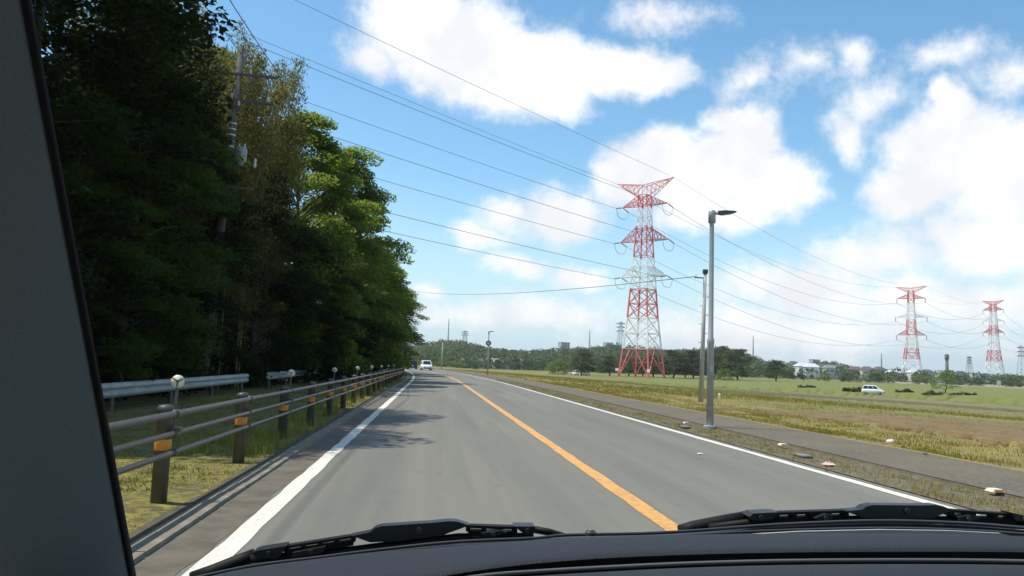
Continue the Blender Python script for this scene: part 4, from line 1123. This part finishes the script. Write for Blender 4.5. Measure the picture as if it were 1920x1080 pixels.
# small things out in the meadow
sg = on_ground(1873, 728)
sgt = thing('roadside_sign', 'white roadside board with red top beside the farm track', 'sign', sg)
MB().box((-.6, 0, 1.0), (.08, .08, 2.0)).build('post', GALV, sgt); MB().box((.6, 0, 1.0), (.08, .08, 2.0)).build('post', GALV, sgt)
MB().box((0, -.07, 2.3), (1.7, .06, 1.8)).build('panel', WHITE, sgt); MB().box((0, -.07, 3.5), (1.7, .07, .55)).build('top_board', mat('sign_red', (.5, .06, .04), .5), sgt)
for px, b, tp, lb in ((1581, 717, 702, 'slim dark evergreen by the farm track'), (1506, 711, 704, 'tiny dark shrub by the farm track near the lone pine')):
    a = at_y(px, b, 330); z = gz(a.x, 330); hh = at_y(px, tp, 330).z - z
    s = thing('evergreen_shrub', lb, 'shrub', (a.x, 330, z))
    MB().lathe([(.06, 0), (.05, hh * .5)], n=6).build('trunk', BARK, s)
    p = shell(160, nrg, .2) * np.array([hh * .17, hh * .17, hh * .42]) + np.array([0, 0, hh * .56]); link('crown', np_mesh('crown', quads_at(p, nrg.uniform(.25, .5, 160)), 4, HEDGE), s)
bx_ = on_ground(1766, 737)
sk = MB(); sk.lathe([(.18, 0), (.30, .1), (.32, .45), (.22, .75), (.10, .86), (.14, .95)], n=10); o = sk.build('white_sack', WHITE, None, True); o.location = bx_; tag(o, 'white sack standing at the foot of the young tree', 'sack')
mk = on_ground(1349, 757)
o = MB().lathe([(.05, -.05), (.05, .42), (.04, .46)], n=10).build('marker_post', WHITE, None, True); o.location = mk; tag(o, 'short white marker post in the grass near the street lamp', 'marker post')
# notice boards on the large pylon's legs
for sx in (-1, 1):
    MB().box((sx * 4.9 * S1, -4.9 * S1 - .3, 2.6), (1.3, .08, 1.0)).build('notice_board', WHITE, t1)
# things on the walkway edge
RB = mat('reflector_body', (.72, .62, .50), .5); RO = mat('reflector_orange', (.85, .30, .04), .3)
def reflector(px, py, label):
    p = at_z(px, py, .08); t = thing('kerb_reflector', label, 'reflector', (p.x, p.y, .072), 0, 'orange reflectors along the walkway edge')
    MB().loft([[(-.06, y * 1.0, 0) for y in (-.09, .09)], [(-.04, y, .035) for y in (-.075, .075)], [(.04, y, .035) for y in (-.075, .075)], [(.06, y, 0) for y in (-.09, .09)]]).add([(-.06, -.09, 0), (.06, -.09, 0), (.04, -.075, .035), (-.04, -.075, .035)], [(0, 1, 2, 3)]).add([(-.06, .09, 0), (.06, .09, 0), (.04, .075, .035), (-.04, .075, .035)], [(3, 2, 1, 0)]).build('housing', RB, t)
    MB().box((0, -.086, .017), (.085, .008, .022)).build('lens', RO, t)
    t.scale = (1.15, .8, .9)
reflector(1865, 920, 'orange reflector on the walkway edge by the bare kerb, farthest from the street lamp')
reflector(1468, 834, 'orange reflector on the walkway edge just past the street lamp foot')
reflector(1287, 793, 'orange reflector on the walkway edge before the utility pole')
def lump(name, px, py, s, material, label, cat, seed, flat=.6, z=.07):
    p = at_z(px, py, z); rg = random.Random(seed); mb = MB(); rows = []
    for j in range(6):
        ph = math.pi * j / 5; rows.append([(s * math.sin(ph) * math.cos(2 * math.pi * k / 9) * rg.uniform(.5, 1.2), s * math.sin(ph) * math.sin(2 * math.pi * k / 9) * rg.uniform(.5, 1.2), s * flat * (1 - math.cos(ph)) * .5 * rg.uniform(.55, 1.3)) for k in range(9)])
    for r_ in rows: r_.append(r_[0])
    mb.loft(rows); o = mb.build(name, material); o.location = (p.x, p.y, z); return tag(o, label, cat)
lump('plastic_bag', 1669, 832, .065, WHITE, 'crumpled white plastic bag lying at the weedy edge of the walkway', 'litter', 3, 1.2)
lump('litter', 1553, 873, .09, mat('pink_wrapper', (.70, .30, .27), .6, var=(.75, .70, .66), scale=14), 'pink and white crumpled wrapper in the weedy gutter', 'litter', 4, .6, .03)
lump('paper_scrap', 1312, 851, .05, WHITE, 'tiny white scrap lying on the opposite lane', 'litter', 5, .3, .005)
lump('stone', 1246, 793, .06, CONCRETE, 'pale stone at the gutter before the street lamp', 'stone', 6, .7, .03)
lump('stone', 1735, 852, .05, CONCRETE, 'pale stone among the yellow weeds past the plastic bag', 'stone', 7, .8, .06)
for px, py, lb in ((1506, 857, 'dark drain opening in the gutter near the pink wrapper'), (1284, 802, 'dark drain opening in the gutter near the street lamp')):
    p = at_z(px, py, .03); t = thing('drain_grate', lb, 'drain', (p.x, p.y, .04), 0, 'drains in the gutter')
    MB().box((0, 0, 0), (.16, .34, .03)).build('frame', BLACKP, t)
    for k in range(4): MB().box((-.057 + k * .038, 0, .02), (.014, .3, .02)).build('bar', GALV, t)

# ------------------------------------------------------------------ grass and weeds
def blades(name, n, region, hmin, hmax, width, material, label, lean=.5, clump=0.0, seed=1):
    """region(rng, n) -> x, y arrays (road coordinates r, y)"""
    rg = np.random.default_rng(seed)
    r, y = region(rg, n)
    x = r + np.where(y > 50, -0.00047 * (y - 50) ** 2, 0)
    if clump:
        k = max(1, n // 14); cr, cy = region(rg, k); cx = cr + np.where(cy > 50, -0.00047 * (cy - 50) ** 2, 0)
        idx = rg.integers(0, k, n); x = cx[idx] + rg.normal(0, clump, n); y = cy[idx] + rg.normal(0, clump, n)
    z = np.array([gz(a, b) for a, b in zip(x, y)])
    h = rg.uniform(hmin, hmax, n) * rg.uniform(.6, 1.0, n); a = rg.uniform(0, 2 * np.pi, n); w = width * rg.uniform(.6, 1.4, n)
    v = np.empty((n, 3, 3)); q = rg.uniform(0, 2 * np.pi, n); ln = h * lean * rg.random(n)
    v[:, 0] = np.stack([x - w * np.cos(a), y - w * np.sin(a), z - .01], 1); v[:, 1] = np.stack([x + w * np.cos(a), y + w * np.sin(a), z - .01], 1)
    v[:, 2] = np.stack([x + ln * np.cos(q), y + ln * np.sin(q), z + h], 1)
    o = link(name, np_mesh(name, v.reshape(-1, 3), 3, material)); return tag(o, label, 'grass', kind='stuff')
G_YEL = mat('weed_yellow', (.40, .30, .06), .9, island=[(.33, .27, .055), (.22, .23, .04), (.46, .31, .085), (.25, .14, .05)], trans=.25, spec=.1)
G_GRN = mat('weed_green', (.20, .25, .04), .9, island=[(.30, .30, .05), (.15, .19, .04), (.36, .31, .06)], trans=.3, spec=.1)
G_LFT = mat('verge_grass', (.24, .23, .035), .9, island=[(.17, .18, .03), (.29, .25, .045), (.12, .14, .03)], trans=.3, spec=.1)
uni = lambda a, b, c, d, p=1.0: (lambda rg, n: (rg.uniform(a, b, n), c + (d - c) * rg.random(n) ** p))
def vergereg(a, b, c, d):
    def f(rg, n):
        r = a + (b - a) * rg.random(n * 4) ** 1.3; y = c + (d - c) * rg.random(n * 4) ** 1.6
        w = .5 + .5 * np.sin(r * 2.1 + y * .53 + 1.3 * np.sin(y * .31)) * np.sin(y * .87 + r * 1.3)
        k = rg.random(n * 4) < .15 + .85 * w ** 1.5; r, y = r[k], y[k]
        i = rg.integers(0, len(r), n); return r[i] + rg.normal(0, .02, n), y[i] + rg.normal(0, .02, n)
    return f
blades('grass', 70000, uni(-7.2, -2.05, 3.5, 34, 1.6), .008, .030, .007, G_LFT, 'short yellow green grass of the verge under the guard pipes', seed=1, clump=.07)
blades('grass', 4500, uni(-3.2, -2.05, 11, 60, 1.4), .06, .32, .009, G_GRN, 'taller green weeds around the guard posts', seed=2, clump=.09)
blades('weeds', 16000, uni(5.50, 6.28, 4, 70, 1.8), .02, .10, .008, G_YEL, 'low dry weeds growing in the gutter', seed=3, clump=.10)
blades('weeds', 6000, uni(5.52, 6.15, 4, 60, 1.7), .02, .09, .007, G_GRN, 'low green weeds growing in the gutter', seed=4, clump=.08)
blades('weeds', 34000, vergereg(8.32, 12.5, 7, 75), .02, .12, .012, G_YEL, 'dry yellow weeds along the outer edge of the walkway', seed=5, clump=.16)
blades('weeds', 22000, vergereg(8.4, 12.5, 7, 70), .02, .13, .012, G_GRN, 'green weeds mixed into the dry verge', seed=6, clump=.18)
blades('weeds', 9000, uni(11.5, 24, 16, 60, 1.4), .03, .13, .012, G_YEL, 'sparse dry weeds scattered over the ploughed field', seed=7, clump=.25)
blades('grass', 30000, uni(10, 60, 50, 200, 1.3), .06, .22, .035, G_GRN, 'grass tufts dotted over the middle fields', seed=8, clump=.7)
blades('weeds', 26000, uni(9, 40, 45, 190, 1.3), .06, .20, .03, G_YEL, 'dry tufts dotted over the middle fields', seed=9, clump=.6)

# ------------------------------------------------------------------ the car the view is taken from
DASH = mat('dashboard_plastic', (.005, .009, .019), .72, bump=.2, bscale=420, var=(.007, .011, .021), scale=300, spec=.45)
WIPER_RIVET = mat('rivet_dark', (.05, .052, .055), .4, metal=.4)
COWL = mat('cowl_black_plastic', (.008, .009, .010), .38, spec=.4)
RUBBER = mat('black_rubber', (.004, .0045, .005), .65, spec=.25)
WIPER = mat('wiper_frame_paint', (.010, .014, .015), .45, spec=.45)
TRIM = mat('pillar_trim_fabric', (.15, .17, .175), .9, bump=.25, bscale=700, var=(.125, .145, .15), scale=300)
PALE = mat('pale_strip_grey', (.42, .41, .37), .6)
EGO = paint('ego_car_paint', (.30, .32, .34))
ego = thing('car', 'car the view is taken from: dark dashboard, grey pillar and black wipers', 'car', (.27, 0, 0))
EX = .27
def E(p): p = Vector(p); return Vector((p.x - EX, p.y, p.z))
def poly(pts, n=36):
    """smooth resample of (px, py, Y) along px with Catmull-Rom"""
    out = []; P = [Vector(p) for p in pts]
    for i in range(n):
        t = i / (n - 1) * (len(P) - 1); k = min(int(t), len(P) - 2); u = t - k
        a, b, c, d = P[max(k - 1, 0)], P[k], P[k + 1], P[min(k + 2, len(P) - 1)]
        out.append(.5 * ((2 * b) + (c - a) * u + (2 * a - 5 * b + 4 * c - d) * u * u + (3 * b - a - 3 * c + d) * u ** 3))
    return out
def w3(pts, dpy=0.0, dY=0.0, dz=0.0): return [E(at_y(p.x, p.y + dpy, p.z + dY)) + Vector((0, 0, dz)) for p in pts]
R_OUT = poly([(300, 1112, .94), (400, 1080, .98), (560, 1053, 1.04), (760, 1034, 1.09), (900, 1024, 1.11), (1060, 1014, 1.13), (1250, 1009, 1.15), (1450, 1006, 1.16), (1700, 1007, 1.15), (1920, 1014, 1.12), (2060, 1024, 1.08)])
R_GRV = poly([(560, 1130, .80), (680, 1102, .83), (790, 1080, .86), (900, 1062, .88), (1010, 1049, .90), (1130, 1040, .91), (1300, 1033, .92), (1500, 1029, .92), (1750, 1028, .92), (1920, 1029, .91), (2060, 1034, .89)])
R_NEAR = poly([(560, 1150, .74), (680, 1122, .77), (790, 1100, .80), (900, 1080, .82), (1010, 1071, .84), (1130, 1064, .85), (1300, 1056, .86), (1500, 1051, .86), (1750, 1050, .86), (1920, 1052, .85), (2060, 1056, .83)])
# far pad of the dashboard, lip rolled over at the groove
a_, b_ = w3(R_OUT), w3(R_GRV)
rows = [[p + Vector((0, .012, -.03)) for p in a_], [p + Vector((0, .004, -.006)) for p in a_]]
for k in range(9):
    t = k / 8
    rows.append([p.lerp(q, t) + Vector((0, 0, .010 * math.sin(math.pi * t))) for p, q in zip(a_, b_)])
rows.append([q + Vector((0, -.004, -.003)) for q in b_])
MB().loft(rows[::-1]).build('dashboard_top', DASH, ego, True)
# the recessed slot and the near pad
c_ = w3(R_NEAR)
MB().loft([[p + Vector((0, 0, -.012)) for p in c_], [p + Vector((0, 0, -.06)) for p in c_], [p + Vector((0, 0, -.06)) for p in b_], [q + Vector((0, -.004, -.0035)) for q in b_]]).build('defroster_slot', RUBBER, ego)
MB().tube([p + Vector((0, .003, -.001)) for p in c_], .0022, 6).build('trim_piping', mat('piping_grey', (.10, .10, .10), .5), ego, True)
rows = [[p + Vector((0, 0, -.035)) for p in c_], [p + Vector((0, -.001, -.004)) for p in c_]]
for k in range(1, 8):
    t = k / 7; rows.append([p + Vector((0, -.30 * t, .012 * math.sin(math.pi * t) - .05 * t ** 3)) for p in c_])
rows.append([p + Vector((0, -.34, -.30)) for p in c_])
MB().loft(rows[::-1]).build('dashboard_front', DASH, ego, True)
# cowl in front of the windscreen: stepped black ribs following two shallow arcs
T_TOP = poly([(300, 1100, 1.06), (395, 1078, 1.09), (480, 1061, 1.12), (600, 1046, 1.15), (700, 1033, 1.17), (850, 1017, 1.19), (1000, 1010, 1.20), (1060, 1004, 1.21), (1200, 1001, 1.21), (1300, 996, 1.21), (1400, 988, 1.21), (1500, 982, 1.21), (1650, 977, 1.21), (1800, 981, 1.20), (1920, 990, 1.18), (2060, 1004, 1.14)], 48)
R_O48 = poly([(300, 1112, .94), (400, 1080, .98), (560, 1053, 1.04), (760, 1034, 1.09), (900, 1024, 1.11), (1060, 1014, 1.13), (1250, 1009, 1.15), (1450, 1006, 1.16), (1700, 1007, 1.15), (1920, 1014, 1.12), (2060, 1024, 1.08)], 48)
tt, oo = w3(T_TOP), [p + Vector((0, .015, -.012)) for p in w3(R_O48)]
rows = [[p + Vector((0, .10, -.14)) for p in tt], [p + Vector((0, .01, -.004)) for p in tt]]
for k in range(13):
    t = k / 12
    rows.append([p.lerp(q, t) + Vector((0, 0, (-.004 if k % 3 == 1 else 0.0) - .004)) for p, q in zip(tt, oo)])
MB().loft(rows[::-1]).build('cowl_panel', COWL, ego)
SEAL = mat('cowl_rib_gloss', (.05, .05, .05), .18, spec=.7)
for t, r_ in ((.0, .0024), (.34, .0020), (.66, .0018)):
    MB().tube([p.lerp(q, t) + Vector((0, 0, .0005)) for p, q in zip(tt, oo)], r_, 6).build('cowl_rib', SEAL, ego, True)
def px_plate(name, pts, Y, thick, material, parent=ego, lift=0):
    o = MB().prism([E(at_y(x, y, Y)) for x, y in pts][::-1], (0, thick, 0)).build(name, material, parent); return o
px_plate('pale_strip', [(1412, 1001.5), (1500, 996.5), (1650, 993), (1780, 995), (1876, 1000), (1905, 1008), (1700, 1004.8), (1500, 1003)], 1.135, .004, PALE)  # pale grey plates added over the cowl
px_plate('pale_strip', [(505, 1077), (620, 1056), (740, 1037), (828, 1029), (838, 1031), (740, 1041.5), (620, 1060), (520, 1079)], 1.03, .004, PALE)
for px, py in ((1108, 1000.5), (1716, 1003)):
    MB().lathe([(.008, 0), (.008, .004), (.004, .008)], E(at_y(px, py + 3, 1.15)), 12).build('washer_nozzle', SEAL, ego)
# wipers
def wiper(block, rim_l, rim_r, brackets, tail, arm, rubber, Y=1.235):
    fr = px_plate('wiper_blade', block, Y, .022, WIPER)
    fr['label'] = 'black wiper blade with slotted frame'
    def rim(pts, slots):
        for (x0, y0, x1, y1) in pts: px_plate('frame_rail', [(x0, y0), (x1, y1), (x1, y1 + 5), (x0, y0 + 5)], Y + .003, .016, RUBBER, fr); px_plate('frame_rail', [(x0, y0 + 9.5), (x1, y1 + 9.5), (x1, y1 + 19), (x0, y0 + 19)], Y + .004, .016, RUBBER, fr)
        for (x0, y0, x1, y1) in pts:
            for k in range(slots + 1):
                t = k / slots; x = x0 + (x1 - x0) * t; y = y0 + (y1 - y0) * t
                px_plate('frame_rib', [(x - 4, y + 2), (x + 4, y + 2), (x + 4, y + 12), (x - 4, y + 12)], Y + .002, .018, RUBBER, fr)
    rim(rim_l, 4); rim(rim_r, 3)
    for b in brackets: 
        o = px_plate('pivot_bracket', b, Y - .006, .03, WIPER, fr)
        cx = sum(p[0] for p in b) / len(b); cy = sum(p[1] for p in b) / len(b); c = E(at_y(cx, cy, Y - .006))
        MB().tube([c, c - Vector((0, .004, 0))], .0035, 8).build('rivet', WIPER_RIVET, fr)
    cx = sum(p[0] for p in block) / len(block) + 6; cy = sum(p[1] for p in block) / len(block); c = E(at_y(cx, cy, Y))
    MB().tube([c, c - Vector((0, .004, 0))], .0045, 10).build('rivet', WIPER_RIVET, fr)
    MB().tube([E(at_y(x, y, Y + .01)) for x, y in rubber], .0065, 6).build('rubber_strip', RUBBER, fr, True)
    MB().tube([E(at_y(x, y, Y + .02)) for x, y in tail], .0055, 6).build('blade_tail', RUBBER, fr, True)
    MB().tube([E(at_y(x, y, Y + .03)) for x, y in arm], .011, 8).build('wiper_arm', RUBBER, ego, True)
wiper([(660, 1005), (694, 998), (705, 989.5), (716, 986.5), (813, 980), (842, 977), (858, 978), (880, 985), (862, 992), (845, 998), (830, 1004), (745, 1015), (694, 1017)],
      [(536, 1024, 662, 1004)], [(878, 985, 966, 988)],
      [[(473, 1037), (480, 1033), (537, 1023.5), (530, 1036), (521, 1047), (480, 1048)], [(548, 1037), (588, 1029), (610, 1025), (606, 1036), (590, 1041), (556, 1043)], [(964, 987), (1003, 987), (1006, 999), (985, 1003)], [(902, 1000), (940, 995), (950, 999), (925, 1008), (908, 1008)]],
      [(1003, 993), (1030, 998), (1056, 1006), (1075, 1012)], [(360, 1086), (400, 1072), (440, 1056), (478, 1042)], [(470, 1049), (600, 1040), (740, 1022), (860, 1008), (1000, 1007)])
wiper([(1584, 958.5), (1617, 955.5), (1625, 949.5), (1638, 946.8), (1728, 947.6), (1755, 946.8), (1768, 949), (1787, 957), (1772, 962), (1749, 972), (1690, 973), (1622, 972)],
      [(1458, 961, 1588, 957)], [(1786, 956, 1908, 964)],
      [[(1405, 969), (1413, 962.5), (1460, 960.5), (1449, 974), (1424, 977), (1408, 975)], [(1528, 972), (1548, 964), (1563, 966), (1560, 975), (1540, 977)], [(1796, 970), (1820, 966), (1840, 970), (1820, 978), (1800, 978)], [(1900, 962), (1935, 972), (1940, 982), (1905, 976)]],
      [(1900, 968), (1940, 978), (1990, 990)], [(1275, 998), (1300, 990), (1350, 980), (1412, 969)], [(1330, 990), (1424, 978), (1540, 975), (1680, 974), (1800, 976), (1930, 986)])
# A pillar: trim facing the cabin, black seal towards the windscreen
eb, et = at_x(253, 1090, -.43), at_x(50, -12, -.43)
eb, et = eb + (eb - et) * .12, et + (et - eb) * .06
def pillar(sx):
    f = lambda v: Vector((v.x - EX, v.y, v.z)) if sx < 0 else Vector((EX - v.x, v.y, v.z))
    prof_s = [(0, .008), (.002, .003), (.0, -.002), (-.005, -.006), (-.008, .0)]
    rows = []
    for k in range(13):
        c = eb.lerp(et, k / 12); rows.append([f(c + Vector((a, b, 0))) for a, b in prof_s])
    MB().loft(rows).build('pillar_seal', RUBBER, ego, True)
    prof_t = [(-.005, -.003), (-.009, -.010), (-.018, -.022), (-.035, -.042), (-.06, -.068), (-.10, -.105), (-.15, -.14), (-.17, -.13)]
    rows = []
    for k in range(13):
        c = eb.lerp(et, k / 12); rows.append([f(c + Vector((a, b, 0))) for a, b in prof_t])
    o = MB().loft(rows).build('pillar_trim', TRIM, ego, True); o['label'] = 'plain grey trim of the windscreen pillar'
    prof_o = [(.0, .009), (-.02, .025), (-.09, -.02), (-.17, -.11), (-.17, -.13)]
    rows = []
    for k in range(13):
        c = eb.lerp(et, k / 12); rows.append([f(c + Vector((a, b, 0))) for a, b in prof_o])
    MB().loft(rows).build('pillar_panel', EGO, ego, True)
pillar(-1); pillar(1)
# shell of the car, around and below the view
hw = .84
rf = []
for y, z in ((.80, 1.70), (.55, 1.745), (0, 1.77), (-.9, 1.76), (-1.5, 1.70)):
    rf.append([(-hw + .12, y, z - .05), (-hw * .6, y, z), (0, y, z + .015), (hw * .6, y, z), (hw - .12, y, z - .05)])
MB().loft(rf).loft([[(x, y, z + .03) for x, y, z in r_] for r_ in rf][::-1]).build('roof', EGO, ego, True)
bn = []
for y, z in ((1.27, .90), (1.5, .86), (1.75, .77), (1.92, .62), (1.95, .30)):
    bn.append([(-hw, y * .97, z - .16), (-hw * .9, y, z - .03), (0, y + .03, z), (hw * .9, y, z - .03), (hw, y * .97, z - .16)])
MB().loft(bn).build('bonnet', EGO, ego, True)
for s in (-1, 1):
    sd = [[(s * hw, 1.85, .30), (s * hw, 1.85, .60)], [(s * hw, 1.3, .26), (s * hw, 1.3, .86)], [(s * hw, .3, .24), (s * hw, .3, .94)], [(s * hw, -1.2, .24), (s * hw, -1.2, .97)], [(s * hw, -1.9, .3), (s * hw, -1.9, .95)]]
    MB().loft(sd).loft([[Vector(p) - Vector((s * .05, 0, 0)) for p in r_] for r_ in sd][::-1]).build('door_panel', EGO, ego, True)
    for y in (1.38, -1.35):
        w_ = MB().tube([(s * (hw - .2), y, .29), (s * (hw + .004), y, .29)], .29, 22).build('wheel', TYRE, ego, True)
        MB().tube([(s * (hw - .03), y, .29), (s * (hw + .012), y, .29)], .19, 18).build('rim', RIM, w_)
MB().box((0, 0, .25), (hw * 1.9, 3.6, .06)).build('floor_pan', RUBBER, ego)

# ------------------------------------------------------------------ haze over the fields
hzb = MB().box((900, 1700, 50), (8400, 4500, 104)).build('haze', [])
hm_ = bpy.data.materials.new('haze_air'); hm_.use_nodes = True
nt_ = hm_.node_tree; nt_.nodes.clear()
vo_ = nt_.nodes.new('ShaderNodeOutputMaterial'); pv_ = nt_.nodes.new('ShaderNodeVolumePrincipled')
pv_.inputs['Color'].default_value = (.80, .88, .95, 1); pv_.inputs['Density'].default_value = .00015; pv_.inputs['Anisotropy'].default_value = .2
nt_.links.new(pv_.outputs[0], vo_.inputs['Volume'])
hzb.data.materials.clear(); hzb.data.materials.append(hm_)
tag(hzb, 'thin pale haze hanging over the fields and hills', 'haze', kind='stuff')
